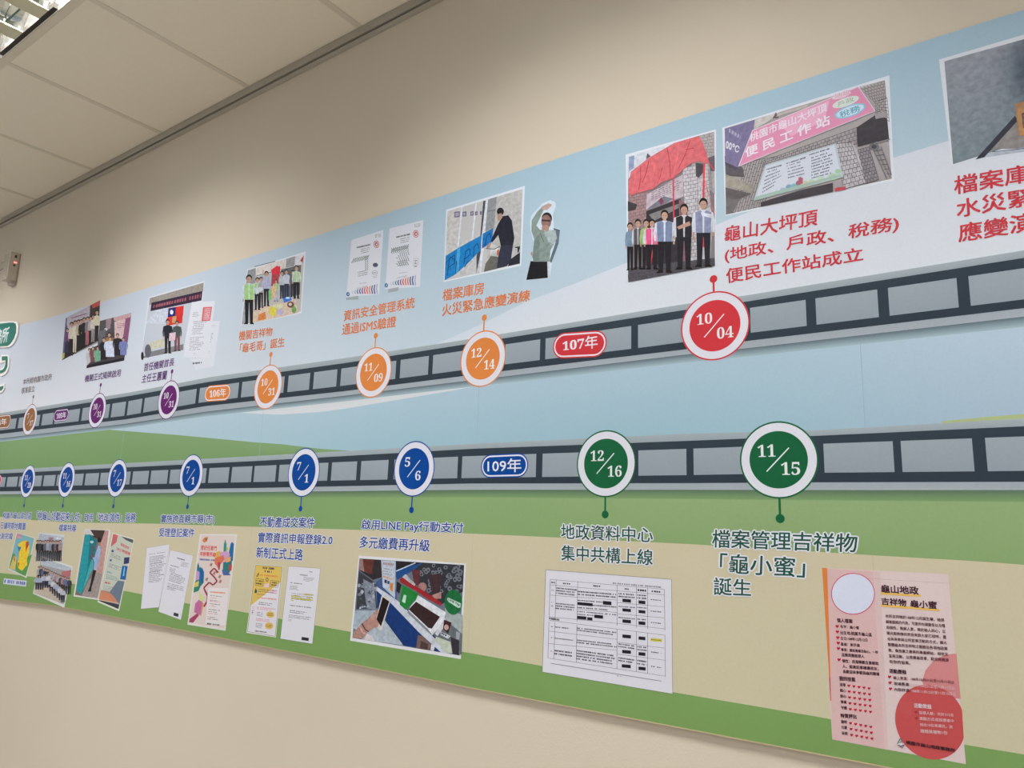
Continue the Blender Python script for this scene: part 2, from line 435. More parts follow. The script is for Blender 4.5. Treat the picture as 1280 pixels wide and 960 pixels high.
top = wallpts(tp); top += [(.435, top[-1][1] + .05)]; tp += [(1400,100)]
bot = [(u, interp(UT, u)[1] - .004) for u, v in top]
ct = [lerp((188,197,206), (196,199,208), sm(430, 900, x)) for x, y in tp]
hill.gstrip(top, bot, ct, (199,203,209), 3); hill.done()
len_ = Ink('white_swoosh', mural, 0.00012)
bp = [(300,516),(330,517.5),(350,518.2),(400,515),(430,511),(460,506),(525,495),(570,487.5),(603,481),(640,472)]
bot = wallpts(bp); top = [(u, interp(UT, u)[4]) for u, v in bot]
len_.gstrip(top, bot, (186,190,193), (197,198,200), 2); len_.done()
gh = Ink('green_hill', mural, 0.0002)
tp = [(0,543),(40,540),(82,537.5),(120,536),(160,539),(225,544),(320,553),(350,555),(400,561),(440,563.5)]
top = [(-4.2, P(0,545)[1])] + wallpts(tp); bot = [(u, interp(LT, u)[1]) for u, v in top]
gh.gstrip(top, bot, (120,150,102), (108,141,88), 2); gh.done()
gh = Ink('green_hill', mural, 0.0002, 'thin olive hill tip at the right')
tp = [(1177,526.5),(1235.7,520.8),(1280,517.4),(1330,512)]
top = wallpts(tp); top += [(.435, top[-1][1] + .04)]; bot = [(u, interp(LT, u)[1]) for u, v in top]
gh.gstrip(top, bot, (160,172,118), (158,170,125)); gh.done()
# field below the lower strip
g1 = Ink('green_field', mural, 0.0002)
B1 = [(-4.2, P(0,646)[1])] + wallpts([(0,646),(40,650),(80,652.8),(190,654.5),(300,658),(430,661.8),(590,667),(720,673),(860,680),(980,687),(1090,694),(1220,701.5),(1280,706),(1420,715)]); B1 += [(.435, B1[-1][1])]
top = [(u, interp(LT, u)[4]) for u, v in B1]
m1 = [(u, interp(LT, u)[5] - .013) for u, v in B1]
g1.gstrip(top, m1, (70,92,78), (116,146,96), 2)  # dark top band: the strip's drop shadow coloured into the field print
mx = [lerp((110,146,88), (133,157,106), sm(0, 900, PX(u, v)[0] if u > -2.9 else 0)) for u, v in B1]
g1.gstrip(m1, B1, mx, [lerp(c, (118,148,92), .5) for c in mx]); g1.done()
B2 = [(-4.2, P(0,716)[1])] + wallpts([(0,716),(46,721.6),(92,730),(158,739),(232,754),(293,763),(430,788.3),(600,818.5),(675,832),(840,865),(1020,895.6),(1207,931),(1280,943),(1420,966)]); B2 += [(.435, B2[-1][1])]
bf = Ink('beige_field', mural, 0.0002)
ub = sorted(set([u for u, v in B1] + [u for u, v in B2]))
T1 = [(u, interp(B1, u)[0]) for u in ub]; T2 = [(u, interp(B2, u)[0]) for u in ub]
bf.gstrip(T1, T2, (190,178,148), (188,179,148), 2); bf.done()
g2 = Ink('green_ground', mural, 0.0002)
T3 = [(u, vb(u)) for u in ub]
g2.gstrip(T2, T3, (113,147,82), (110,143,78)); g2.done()
lip = Ink('bare_edge', mural, 0.0004); lip.gstrip([(u, v + .0014) for u, v in T3], T3, (186,170,128), (176,156,116)); lip.done()

for u in (-2.057, -1.434, -.811, -.188):
    k = Ink('sheet_joint', mural, 0.0003); h = .0005
    a, b = interp(UT, u)[5], interp(LT, u)[0]; k.wpoly([(u-h, a), (u+h, a), (u+h, b), (u-h, b)], (142,164,176))
    a, b = interp(B1, u)[0], interp(B2, u)[0]; k.wpoly([(u-h, a), (u+h, a), (u+h, b), (u-h, b)], (180,170,142)); k.kind = 'stuff'; k.done()
# film strips
UF = [(-15,20),(23,49.5),(52.5,66.5),(68.8,99.2),(102.5,118),(121,136.5),(139.5,156.5),(159.6,177),(180,205),(209,245),(249,298),(302,328),(332,355),
      (360,387),(392,421),(426,459),(464,494.7),(500.3,535.5),(541,583),(588,626),(631.5,675),(681.8,789),(797.6,882),(938,1007.7),(1020,1097.5),(1111,1197),(1212,1310)]
LF = [(-8,6.5),(8.8,21.8),(23.8,37),(39,52),(54.5,68.8),(71,86),(88.5,103.8),(106.5,123),(125.2,143),(146,162.5),(165.5,185.5),(188.3,209.5),(212.3,232),(236,257.5),
      (261,286),(289.5,314.7),(317.6,344.7),(348.7,375),(380,409.7),(414.3,445.7),(451,485),(492.5,528),(534,572),(577.4,670),(678,736),(742,790),(798,858),(867,930),(1030,1117),(1127,1216.5),(1233,1330)]
def strip(T, FR, label):
    k = Ink('film_strip', mural, 0.0005, label)
    us = sorted(set(ULIST + [r[0] for r in T])); us = [u for u in us if u <= .435]
    E = {u: interp(T, u) for u in us}
    # drop shadow under the strip, put into the print's colours
    k.gstrip([(u, E[u][5]) for u in us], [(u, E[u][5] - .012) for u in us], (84,98,104) if T is UT else (82,104,84), (150,170,178) if T is UT else (112,142,94), 1)
    k.gstrip([(u, E[u][0]) for u in us], [(u, E[u][1]) for u in us], (152,160,164), (140,150,155), 1)
    k.gstrip([(u, E[u][1]) for u in us], [(u, E[u][4]) for u in us], (45,56,65), (43,52,62), 1)
    k.gstrip([(u, E[u][4]) for u in us], [(u, E[u][5]) for u in us], (146,154,160), (152,158,164), 1)
    o = k.done()
    ym = [(r[0], (r[3] + r[4]) / 2) for r in (US if T is UT else LS)]
    UVs = [(P(a, interp(ym, a)[0])[0], P(b, interp(ym, b)[0])[0]) for a, b in FR]
    while UVs[-1][1] + .09 < .435: UVs.append((UVs[-1][1] + .010, UVs[-1][1] + .085))     # the strip goes on past the frame
    for ua, ub_ in UVs:
        f = Ink('film_frame', o, 0.0007)
        ea, eb = interp(T, ua), interp(T, ub_)
        f.gstrip([(ua, ea[2]), (ub_, eb[2])], [(ua, ea[3]), (ub_, eb[3])], (141,151,157), (134,143,150)); f.done()
strip(UT, UF, 'upper film strip, climbing to the right'); strip(LT, LF, 'lower film strip, level')

# date badges
DIG = {str(i): chr(0x1D7CE + i) for i in range(10)}
RB = 0.0513
def badge(x, y, a, b, c, word, up, drop=None, ringc=(205,203,211)):
    u, v = P(x, y); R = RB
    k = Ink('date_badge', mural, 0.0011, word + ' date badge reading ' + a + '/' + b)
    sg = 1 if up else -1; dl = drop or 1.47
    k.ring(u, v, R * .955, R, c); k.disc(u, v, R * .957, ringc)
    o = k.done()
    l = Ink('connector', o, 0.0010, ); t = R * .03
    l.wpoly([(u - t, v + sg*R*.97), (u + t, v + sg*R*.97), (u + t, v + sg*R*dl), (u - t, v + sg*R*dl)], c); l.disc(u, v + sg*R*dl, R*.115, c, 20); l.done()
    d = Ink('badge_disc', o, 0.0014); d.disc(u, v, R*.742, c); d.done()
    n = Ink('badge_date', o, 0.0015)
    w = (212, 211, 212)
    def num(s, xa, xb, ya, yb):
        vs, fs, (x0, y0, x1, y1) = glyphs(''.join(DIG[q] for q in s))
        W = lambda p: (u + R*(xa + (xb-xa)*(p[0]-x0)/(x1-x0)), v + R*(ya + (yb-ya)*(p[1]-y0)/(y1-y0)))
        bb = len(n.V); n.V += [W(p) + (n.lv,) for p in vs]
        for f in fs: n.Fc.append(tuple(i + bb for i in f)); n.C.append([ink(w)] * len(f))
        n.lv += n.st
    if len(a) == 2: num(a, -.52, -.06, .08, .40)
    else: num(a, -.46, -.20, .08, .42)
    if len(b) == 2: num(b, .07, .54, -.40, -.07)
    else: num(b, .09, .35, -.42, -.08)
    n.wpoly([(u - .312*R, v - .291*R), (u - .291*R, v - .312*R), (u + .295*R, v + .288*R), (u + .274*R, v + .309*R)], w); n.done()
PUR, ORA, RED, BLU, GRN, BRN = (96,28,98), (206,119,54), (192,46,54), (0,62,138), (18,88,52), (140,92,56)
badge(37.3, 524.5, '7', '17', BRN, 'brown', True)
badge(121.5, 513, '10', '31', PUR, 'left purple', True)
badge(210.8, 499.8, '10', '31', PUR, 'right purple', True)
badge(334.8, 483.6, '10', '31', ORA, 'left orange', True)
badge(466.6, 465.4, '11', '09', ORA, 'middle orange', True)
badge(603.3, 448.2, '12', '14', ORA, 'right orange', True)
badge(893, 407, '10', '04', RED, 'red', True, 1.37)
badge(34.7, 601.7, '11', '28', BLU, 'leftmost blue', False)
badge(83.2, 599.8, '11', '16', BLU, 'second blue', False)
badge(146.4, 597.6, '7', '17', BLU, 'third blue', False)
badge(238.8, 594.2, '7', '1', BLU, 'fourth blue', False)
badge(379.5, 590.3, '7', '1', BLU, 'fifth blue', False)
badge(517.3, 585.8, '5', '6', BLU, 'rightmost blue', False)
badge(757, 579.3, '12', '16', GRN, 'left green', False, 1.5)
badge(972.6, 574.5, '11', '15', GRN, 'right green', False, 1.5)

# year plates: centre line in px left/right, height, colour, text
def plate(q, c, body, word, serif=True, tq=None):
    W = wallpts(q)
    u0, u1 = (W[0][0] + W[3][0]) / 2, (W[1][0] + W[2][0]) / 2
    def rr(uv, pad):
        n = 10; res = []
        ml = ((W[0][1] + W[3][1]) / 2, (W[1][1] + W[2][1]) / 2); h = abs(W[0][1] - W[3][1]) / 2 + pad
        for cx_, s_, cyv in ((u1 - h + pad, 1, ml[1]), (u0 + h - pad, -1, ml[0])):
            for k in range(n + 1):
                a = math.pi/2 - s_*0 - math.pi * k / n if s_ > 0 else -math.pi/2 - math.pi * k / n
                res.append((cx_ + h*math.cos(a), cyv + h*math.sin(a)))
        return res
    k = Ink('year_plate', mural, 0.0012, word)
    k.wpoly(rr(0, .0022), c); k.wpoly(rr(0, 0), (212,210,216)); k.wpoly(rr(0, -.0025), c)
    o = k.done()
    t = Ink('plate_year', o, 0.0014)
    s = ''.join(DIG[ch] if ch in DIG and serif else ch for ch in body)
    f = lambda a, b: t.quadpt(q, a, b)
    t.text(s, tq or (f(.18,.2), f(.84,.2), f(.84,.8), f(.18,.8)), (214,212,216), .008); t.done()
plate([(-16,522),(13,519.5),(13,533),(-16,537)], BRN, '104年', 'brown year plate')
plate([(67.5,513.5),(85.5,511.5),(85.5,524.5),(67.5,527)], PUR, '105年', 'purple year plate')
plate([(256.5,484),(287.5,481),(287.5,498.5),(256.5,501.5)], ORA, '106年', 'orange year plate')
plate([(692.5,419.5),(757,413.5),(757,442.5),(692.5,448)], RED, '107年', 'red year plate', True, [(703.5,425.5),(747,418),(747,435),(703.5,439)])
plate([(602.5,570),(659,568),(659,594.5),(602.5,596)], BLU, '109年', 'blue year plate', False, [(609.5,574.3),(651.5,572.5),(651.5,590),(609.5,590.5)])
plate([(-22,595),(1.5,594.5),(1.5,607.5),(-22,608)], (196,50,90), '108年', 'crimson year plate')

# ------------------------------------------------------------------ captions
def cap(lines, c, crop, word, halo=None, bold=.014):
    k = Ink('caption', mural, 0.0042, word).crop(*crop)
    for body, q in lines: k.text(body, q, c, bold, halo)
    k.done()
BRC, PUC, ORC, REC, BLC, GRC = (96,78,76), (80,40,98), (206,112,62), (188,50,60), (26,62,136), (30,74,60)
cap([('本所經桃園市政府', [(140,547),(312,512),(310,552),(138,580)]), ('核准設立', [(132,597),(210,585),(208,622),(128,635)])], BRC, (0,360,4.8), 'grey brown caption in two lines', None, .008)
cap([('機關正式揭牌啟用', [(512,524),(728,486),(722,530),(508,566)])], PUC, (0,360,4.8), 'purple caption in one line')
cap([('首任機關首長', [(532,548),(714,515),(706,562),(526,598)]), ('主任王蕙蘭', [(520,617),(670,590),(662,645),(513,667)])], PUC, (70,340,4.8), 'purple caption in two lines')
cap([('機關吉祥物', [(172,498),(353,475),(350,522),(168,551)]), ('「龜毛哥」誕生', [(178,566),(420,530),(416,582),(172,618)])], ORC, (260,300,4.365), 'orange caption under the office group photo')
cap([('資訊安全管理系統', [(82,514),(435,443),(432,500),(78,567)]), ('通過ISMS驗證', [(74,580),(343,540),(339,594),(70,637)])], ORC, (410,260,4), 'orange caption under the two certificates')
cap([('檔案庫房', [(48,487),(224,453),(222,505),(45,537)]), ('火災緊急應變演練', [(44,550),(422,485),(418,536),(44,602)])], ORC, (540,220,3.4286), 'orange caption under the archive photo')
cap([('龜山大坪頂', [(58,688),(470,608),(468,680),(56,757)]), ('(地政、戶政、稅務)', [(57,785),(832,637),(828,712),(58,852)]), ('便民工作站成立', [(62,875),(670,777),(672,838),(66,940)])], REC, (890,90,3.5556), 'red caption in three lines beside the red badge')
cap([('檔案庫房', [(240,642),(610,578),(613,645),(243,708)]), ('水災緊急', [(248,728),(622,664),(625,728),(252,793)]), ('應變演練', [(256,815),(632,752),(636,822),(258,882)])], REC, (1110,0,2.909), 'red caption cut by the right edge')
H = .08
cap([('桃園市龜山區全區', [(18,350),(175,350),(170,388),(14,385)]), ('日據時期地籍圖', [(8,403),(142,408),(138,447),(4,441)]), ('彙測完竣', [(-14,463),(72,463),(68,500),(-18,496)])], BLC, (0,560,4.3625), 'leftmost blue caption in three lines', H)
cap([('「桃龜山坑歡迎來入坑」', [(203,344),(448,354),(442,400),(198,393)]), ('檔案特展', [(325,415),(418,418),(413,457),(320,453)])], BLC, (0,560,4.3625), 'second blue caption from the left', H)
cap([('啟用「地政i領件」服務', [(104,327),(362,325),(358,370),(101,366)])], BLC, (80,560,4), 'third blue caption, one line', H)
cap([('實施跨直轄市縣(市)', [(487,333),(753,333),(750,384),(483,380)]), ('受理登記案件', [(478,400),(655,402),(650,447),(474,443)])], BLC, (80,560,4), 'fourth blue caption from the left', H)
cap([('不動產成交案件', [(390,317),(642,321),(638,369),(387,367)]), ('實際資訊申報登錄2.0', [(382,388),(725,402),(720,448),(378,436)]), ('新制正式上路', [(374,456),(588,466),(583,520),(370,506)])], BLC, (220,560,3.6923), 'blue caption in three lines', H)
cap([('啟用LINE Pay行動支付', [(75,361),(495,376),(492,425),(72,408)]), ('多元繳費再升級', [(68,431),(357,446),(353,495),(64,479)])], BLC, (430,540,3.3103), 'rightmost blue caption', H)
cap([('地政資料中心', [(529,640),(1073,662),(1071,750),(529,728)]), ('集中共構上線', [(530,765),(1073,792),(1070,885),(530,855)])], GRC, (590,520,4.741), 'left green caption', H, .010)
cap([('檔案管理吉祥物', [(80,622),(775,642),(772,732),(78,708)]), ('「龜小蜜」', [(118,736),(525,758),(521,852),(115,830)]), ('誕生', [(86,851),(265,863),(264,942),(86,935)])], GRC, (870,500,3.84), 'right green caption', H, .010)
k = Ink('caption', mural, .0042, 'tiny blue note on a pale label').crop(0,560,4.3625)
k.poly([(22,710),(146,724),(142,756),(18,741)], (190,196,206)); k.bars([(26,714),(142,728),(139,751),(22,737)], 1, (88,98,160), .75, .085, 0); k.done()

# ------------------------------------------------------------------ printed photographs
def photo(name, label, crop, q, border=(205,206,211), level=.0016, inner=None, base=(150,150,150)):
    k = Ink(name, mural, level, label).crop(*crop); k.poly(q, border)
    if inner: k.poly(inner, base)
    o = k.done(); o['_lv'] = k.lv; o['_cr'] = list(crop)
    return o
def sub(o, name, label=None, rel=None):
    k = Ink(name, o, (o['_lv'] + 3e-6) / LS_, label).crop(*o['_cr']); return k
def end(k, o): k.done(); o['_lv'] = k.lv
# the two small photographs of the unveiling
o = photo('photo_print', 'leftmost upper photo of a row of people before a banner', (70,370,9.6), [(118,265),(530,52),(505,540),(75,772)], (60,55,60))
k = sub(o, 'photo_scene')
k.poly([(118,268),(410,112),(400,320),(140,400)], (168,160,172)); k.poly([(410,115),(528,52),(520,230),(415,240)], (62,52,52))
k.poly([(430,110),(528,55),(526,110),(440,150)], (178,72,62)); k.line([(180,268),(365,212)], 12, (140,90,120))
k.poly([(118,400),(95,560),(75,772),(200,700),(505,520),(515,350)], (44,36,42)); k.poly([(118,268),(135,268),(100,690),(75,770),(90,560)], (88,84,120))
k.poly([(78,690),(105,680),(100,740),(72,768)], (170,165,90)); k.poly([(150,730),(505,540),(505,560),(200,712)], (150,140,138)); end(k, o)
k = sub(o, 'printed_people')
for x, y, h, w, s, p in [(130,690,300,40,(110,60,110),(50,50,80)),(178,715,400,66,(196,186,168),(36,28,32)),(222,690,395,60,(200,192,176),(196,188,170)),(262,655,370,56,(176,162,130),(34,32,36)),
                       (296,640,360,62,(34,34,38),(30,30,34)),(330,620,360,60,(40,38,42),(32,32,36)),(372,600,350,56,(120,110,118),(180,100,110)),(408,585,340,56,(170,160,160),(40,36,42)),
                       (442,565,340,60,(196,190,182),(150,140,140)),(484,540,370,66,(198,190,160),(36,34,40))]:
    k.fig(x, y, h, w * 1.15, s, p, lean=.03)
end(k, o)
o = photo('photo_print', 'second upper photo of people around a man in a white shirt', (70,370,9.6), [(528,300),(905,205),(818,775),(365,868),(398,635),(500,592)], (70,62,66))
k = sub(o, 'photo_scene')
k.poly([(528,300),(700,255),(690,430),(515,480)], (78,76,80)); k.poly([(600,285),(668,262),(650,390),(600,420)], (150,120,130))
k.poly([(690,260),(905,208),(880,300),(700,300)], (190,150,152)); k.poly([(700,310),(850,270),(830,520),(705,560)], (202,172,174)); k.poly([(835,270),(900,250),(860,560),(800,540)], (130,80,110))
k.bars([(740,330),(830,315),(820,380),(735,395)], 3, (150,90,100), .4, .2, .2); k.ell(600,400,18,18,(190,190,192)); k.poly([(525,420),(600,400),(590,500),(510,590)], (100,98,104)); end(k, o)
k = sub(o, 'printed_people')
for x, y, h, w, s in [(640,780,330,150,(150,110,70)),(400,900,260,80,(180,178,182)),(445,860,240,90,(120,70,80)),(500,850,230,100,(110,160,130)),(575,840,330,110,(36,36,44)),(650,800,300,150,(196,204,222)),(740,790,330,120,(40,36,44)),(810,770,260,110,(110,120,170))]:
    k.fig(x, y - 10, h, w, s, s, legs=False, skin=(190,150,130))
    k.poly([(x - w*.36, y - 10 - h*.52), (x + w*.36, y - 10 - h*.52), (x + w*.34, min(y - 10 - h*.2, 775)), (x - w*.34, y - 10 - h*.2)], s)
k.poly([(372,830),(500,800),(640,780),(822,740),(818,775),(366,866)], (34,32,40)); end(k, o)

# photo with flag, and two papers
o = photo('photo_print', 'photo of two people in front of a red flag under a banner', (170,345,8), [(125,212),(688,50),(665,250),(478,740),(45,835)], (203,205,212), inner=[(138,225),(678,68),(660,240),(560,260),(476,738),(50,828)], base=(178,182,192))
k = sub(o, 'photo_scene')
k.poly([(138,222),(678,66),(672,150),(132,290)], (140,132,124)); k.poly([(100,470),(200,330),(300,320),(310,480)], (186,192,204)); k.poly([(150,660),(300,620),(300,700),(140,740)], (188,184,160))
k.poly([(155,268),(665,150),(655,245),(145,352)], (44,32,54)); k.bars([(175,282),(650,168),(645,228),(170,330)], 1, (150,82,92), .6, .055, 0)
k.poly([(130,760),(476,680),(474,740),(52,828)], (120,118,122)); k.ell(120,750,32,68,(92,92,104)); k.ell(64,800,14,42,(30,28,32)); k.poly([(305,430),(475,296),(462,470),(303,500)], (196,44,40)); k.poly([(325,322),(478,296),(470,400),(318,425)], (196,44,40))
k.poly([(325,325),(400,310),(392,400),(318,412)], (28,34,110)); k.ell(357,362,17,24,(214,214,220)); k.poly([(365,405),(405,400),(400,470),(360,470)], (176,140,90)); end(k, o)
k = sub(o, 'printed_people')
k.fig(318, 775, 340, 105, (32,34,44), (28,28,34)); k.fig(412, 750, 300, 96, (70,76,78), (110,70,80)); k.poly([(335,572),(398,562),(392,640),(330,650)], (208,180,188)); end(k, o)
o = photo('document_print', 'printed letter with a red seal beside the flag photo', (170,345,8), [(560,262),(792,250),(722,825),(478,812)], (205,205,212), .0044)
k = sub(o, 'printed_lines')
k.poly([(672,312),(762,308),(742,448),(656,452)], (200,92,96)); k.poly([(688,326),(748,322),(732,436),(674,438)], (206,160,166)); k.bars([(690,330),(746,326),(732,432),(678,436)], 5, (196,100,104), .6, .33, 0)
k.bars([(575,355),(640,358),(630,415),(565,410)], 4, (120,112,124), .3, .2, .3); k.bars([(570,450),(712,440),(700,580),(552,590)], 8, (120,116,128), .35, .08, .4, .1); k.bars([(540,610),(690,600),(668,740),(520,750)], 8, (120,116,128), .35, .08, .4, .1)
k.bars([(575,770),(600,768),(598,780),(572,782)], 1, (120,116,128), .5, .3); end(k, o)
o = photo('document_print', 'pale second letter behind the sealed letter', (170,345,8), [(742,455),(840,448),(780,900),(600,940),(540,820),(722,825)], (203,204,212), .0040)
k = sub(o, 'printed_lines')
k.bars([(748,490),(805,486),(800,508),(745,512)], 2, (130,124,134), .3, .15, .2); k.bars([(735,572),(775,566),(760,670),(715,672)], 5, (120,116,128), .4, .2, .4); k.bars([(705,730),(740,728),(730,795),(695,798)], 4, (120,116,128), .4, .3, .4); k.bars([(565,860),(660,852),(655,880),(570,890)], 1, (90,88,104), .6, .3, 0); k.bars([(560,812),(650,808),(650,826),(560,824)], 1, (120,116,128), .4, .1); end(k, o)

# office group photo
o = photo('photo_print', 'photo of staff in green vests around a table of gifts', (290,310,9.6), [(182,258),(885,42),(835,780),(760,800),(105,930)], (206,208,213), inner=[(190,268),(868,72),(824,760),(750,790),(116,918)], base=(176,170,166))
k = sub(o, 'photo_scene')
k.poly([(190,268),(285,240),(280,420),(165,460)], (136,136,140)); k.poly([(285,240),(655,130),(650,235),(290,330)], (202,192,188)); k.poly([(755,105),(868,72),(830,205),(750,215)], (198,196,202)); k.poly([(655,130),(760,98),(750,215),(645,235)], (140,136,140))
k.poly([(862,86),(820,150),(848,178)], (150,50,52)); k.poly([(480,260),(575,215),(575,440),(470,460)], (160,58,70)); k.poly([(470,262),(540,212),(580,230),(578,305),(480,318)], (206,40,56))
k.poly([(290,345),(470,300),(460,480),(290,480)], (170,172,180)); k.poly([(590,260),(830,200),(815,560),(600,600)], (88,92,98)); k.line([(270,225),(520,160)], 8, (60,58,62)); k.line([(290,335),(480,285)], 6, (90,84,80)); k.bars([(362,270),(384,265),(384,305),(362,308)], 2, (214,120,80), .6, .6, 0)
k.poly([(116,918),(160,560),(200,460),(210,900)], (150,152,158)); k.poly([(270,745),(640,640),(760,580),(790,780),(205,910)], (200,178,158)); end(k, o)
k = sub(o, 'printed_people')
for x, y, h, w, s, v, p in [(205,915,590,170,(186,194,204),(150,190,120),(26,26,34)),(305,745,390,110,(170,196,170),(150,184,140),(28,30,38)),(350,720,370,80,(160,150,160),None,(34,34,44)),(415,700,420,110,(160,164,190),None,(28,30,40)),
                          (530,640,260,80,(176,186,170),(150,180,120),(160,160,190)),(600,610,330,80,(170,180,186),None,(40,44,66)),(655,600,340,90,(180,184,196),None,(40,44,76)),(730,590,320,80,(90,90,98),None,(50,48,54)),(775,610,400,110,(190,200,186),(164,190,150),(30,30,38))]:
    k.fig(x, y, h, w, s, p, vest=v)
k.poly([(270,480),(370,470),(375,500),(290,560)], (188,196,200)); end(k, o)
k = sub(o, 'printed_gifts')
k.poly([(320,800),(400,765),(410,850),(310,875)], (204,120,60)); k.ell(500,755,55,60,(206,190,70)); k.ell(575,770,45,40,(176,164,190)); k.ell(560,700,60,30,(196,196,160)); k.poly([(612,600),(700,580),(722,625),(625,660)], (50,110,200)); k.ell(670,600,26,12,(190,210,230))
k.ell(705,680,42,38,(110,70,60)); k.ell(700,676,20,18,(200,190,180)); k.ell(745,740,30,42,(110,160,90)); k.poly([(480,470),(530,455),(522,590),(470,610)], (206,170,120)); k.poly([(440,510),(478,500),(475,620),(440,630)], (120,180,120)); end(k, o)

# certificates
for cq, n, q in (('left', 0, [(140,240),(522,120),(470,890),(75,925)]), ('right', 1, [(598,102),(1000,0),(960,800),(545,830)])):
    o = photo('certificate_print', cq + ' certificate with a red round seal', (425,275,9.6), [(q[0][0]-12, q[0][1]+8), (q[1][0]-2, q[1][1]+6), (q[2][0], q[2][1]-6), (q[3][0]-6, q[3][1]-4)], (176,182,192))
    k = sub(o, 'certificate_sheet'); k.poly(q, (200,201,209)); end(k, o)
    k = sub(o, 'printed_lines'); dx, dy = (0, 0) if n == 0 else (475, -125)
    S = lambda pts: [(x + dx, y + dy) for x, y in pts]
    k.bars(S([(420,172),(492,160),(492,205),(420,215)]), 3, (140,140,146), .6, .2, 0)
    k.bars(S([(200,322),(365,282),(362,308),(202,342)]), 1, (60,62,72), .8, .08, 0); k.bars(S([(250,345),(362,318),(360,385),(250,412)]), 3, (110,112,120), .4, .1, .2)
    for i in range(9):
        a = 350 - i * 22; ln = (160 if n else 150) if i < 2 or n and i < 5 else 60
        k.line(S([(a, 418 + i*5), (a - 34, 418 + i*5 + 58)]), 9, (112,122,126))
    for i in range(7 if not n else 10):
        y = 430 + i * 24; xl = 300 if not n else (140 if i < 3 else 240 - 18*(i % 3))
        for xx in range(xl, 345, 24): k.line(S([(xx, y + (345-xx)*.16), (xx + 15, y + 20 + (345-xx)*.16)]), 8, (110,120,124))
    k.bars(S([(215,618),(335,590),(330,660),(215,688)]), 3, (130,134,140), .5, .07, .1); k.bars(S([(235,750),(330,740),(325,765),(235,775)]), 1, (140,140,146), .3, .2, 0); k.bars(S([(205,812),(330,785),(328,810),(205,835)]), 2, (140,140,146), .5, .07, 0)
    ux, uy = (437 + dx, 292 + dy); k.ell(ux, uy, 34, 46, (176,100,100)); k.ell(ux, uy, 26, 36, (204,200,206)); k.ell(ux, uy, 19, 27, (170,52,60)); k.ell(ux + 2, uy + 2, 9, 13, (204,190,196))
    if not n: k.ell(425, 540, 32, 26, (70,82,98)); k.ell(418,632,32,28,(130,134,142)); k.ell(418,632,26,23,(204,204,210)); k.bars([(400,625),(436,622),(436,642),(400,645)], 2, (110,110,118), .6, .3, 0); k.bars([(390,670),(450,660),(440,695),(400,700)], 2, (140,140,146), .5, .2, 0)
    else: k.outline([(890,468),(940,460),(935,540),(885,548)], 4, (150,150,158)); k.bars([(902,480),(928,476),(922,530),(898,534)], 3, (90,92,102), .6, .5, 0); k.bars([(890,550),(930,545),(925,568),(890,572)], 1, (110,112,120), .6, .3, 0)
    cs = [(176,180,190),(150,160,180),(70,120,140),(60,80,140),(130,70,120),(196,80,80),(206,96,80),(204,110,90),(80,88,120),(50,80,140),(150,158,172)]
    for i, c in enumerate(cs):
        x = (150 + i*29) + (460 if n else 0); y = (868 - i*4) - (105 if n else 0); hh = 14 + i * 4.2
        k.poly([(x, y - hh), (x + 14, y - hh - 8), (x + 6, y), (x + 16, y + hh), (x + 2, y + hh + 6), (x - 8, y)], c)
    bx, by = (97, 890) if not n else (557, 785); k.ell(bx, by, 20, 26, (50,92,150)); k.ell(bx + 2, by, 7, 14, (150,176,204), rot=.3)
    g = [(75,935),(220,908),(222,955),(75,960)] if not n else [(580,830),(702,805),(700,850),(576,874)]
    k.poly(g, (150,158,162)); end(k, o)

# archive photo
o = photo('photo_print', 'photo of a man in black reaching into white shelving over blue bags', (550,230,7.68), [(60,248),(815,18),(780,785),(35,940)], (206,209,214), inner=[(72,262),(792,50),(768,765),(42,928)], base=(178,176,176))
k = sub(o, 'photo_scene')
k.poly([(72,262),(200,228),(175,620),(52,690)], (184,180,178)); k.poly([(545,122),(792,50),(768,765),(420,845)], (172,170,168)); k.poly([(460,150),(545,122),(520,420),(410,470)], (134,136,138)); k.poly([(190,560),(400,480),(380,860),(150,880),(45,925)], (182,180,182))
for x in (205, 340): k.poly([(x,222 - (x-205)*.27),(x+14,220 - (x-205)*.27),(x-25,600 - (x-205)*.3),(x-40,605 - (x-205)*.3)], (204,206,212))
k.poly([(415,165),(438,158),(405,590),(350,860),(350,700),(385,520)], (66,66,74)); k.poly([(440,155),(462,150),(420,620),(395,850),(378,855),(400,500)], (200,204,210))
k.poly([(490,690),(560,700),(545,815),(420,845),(440,760)], (96,94,88)); k.poly([(600,640),(560,640),(480,690),(490,560)], (190,190,188)); k.line([(440,620),(520,625),(575,600)], 6, (40,40,46))
for x, y, w, h in ((140,262,50,60),(216,262,38,52),(292,260,30,46),(336,260,24,42),(385,258,16,40)): k.poly([(x,y+6),(x+w,y),(x+w,y+h-4),(x,y+h)], (94,86,116)); k.poly([(x+8,y+14),(x+w-8,y+11),(x+w-8,y+h-14),(x+8,y+h-10)], (150,146,160))
k.line([(458,262),(530,250)], 10, (110,110,120)); end(k, o)
k = sub(o, 'printed_blue_bags')
k.poly([(55,690),(175,615),(300,545),(395,495),(385,640),(285,745),(150,868),(45,925)], (24,116,180)); k.poly([(165,625),(195,610),(180,840),(150,868)], (60,150,200)); k.poly([(410,478),(512,422),(500,560),(402,622)], (24,104,170))
for pts in ([(70,880),(90,720),(140,680),(140,760),(85,800)], [(230,770),(245,650),(285,620),(290,680),(240,720)], [(235,800),(270,740)], [(320,700),(330,600),(360,570),(372,620)], [(430,600),(450,500),(480,470),(490,520)], [(55,760),(110,700),(130,720)], [(150,860),(160,740)]): k.line(pts, 7, (16,60,110))
end(k, o)
k = sub(o, 'printed_person', 'man dressed in black seen from behind')
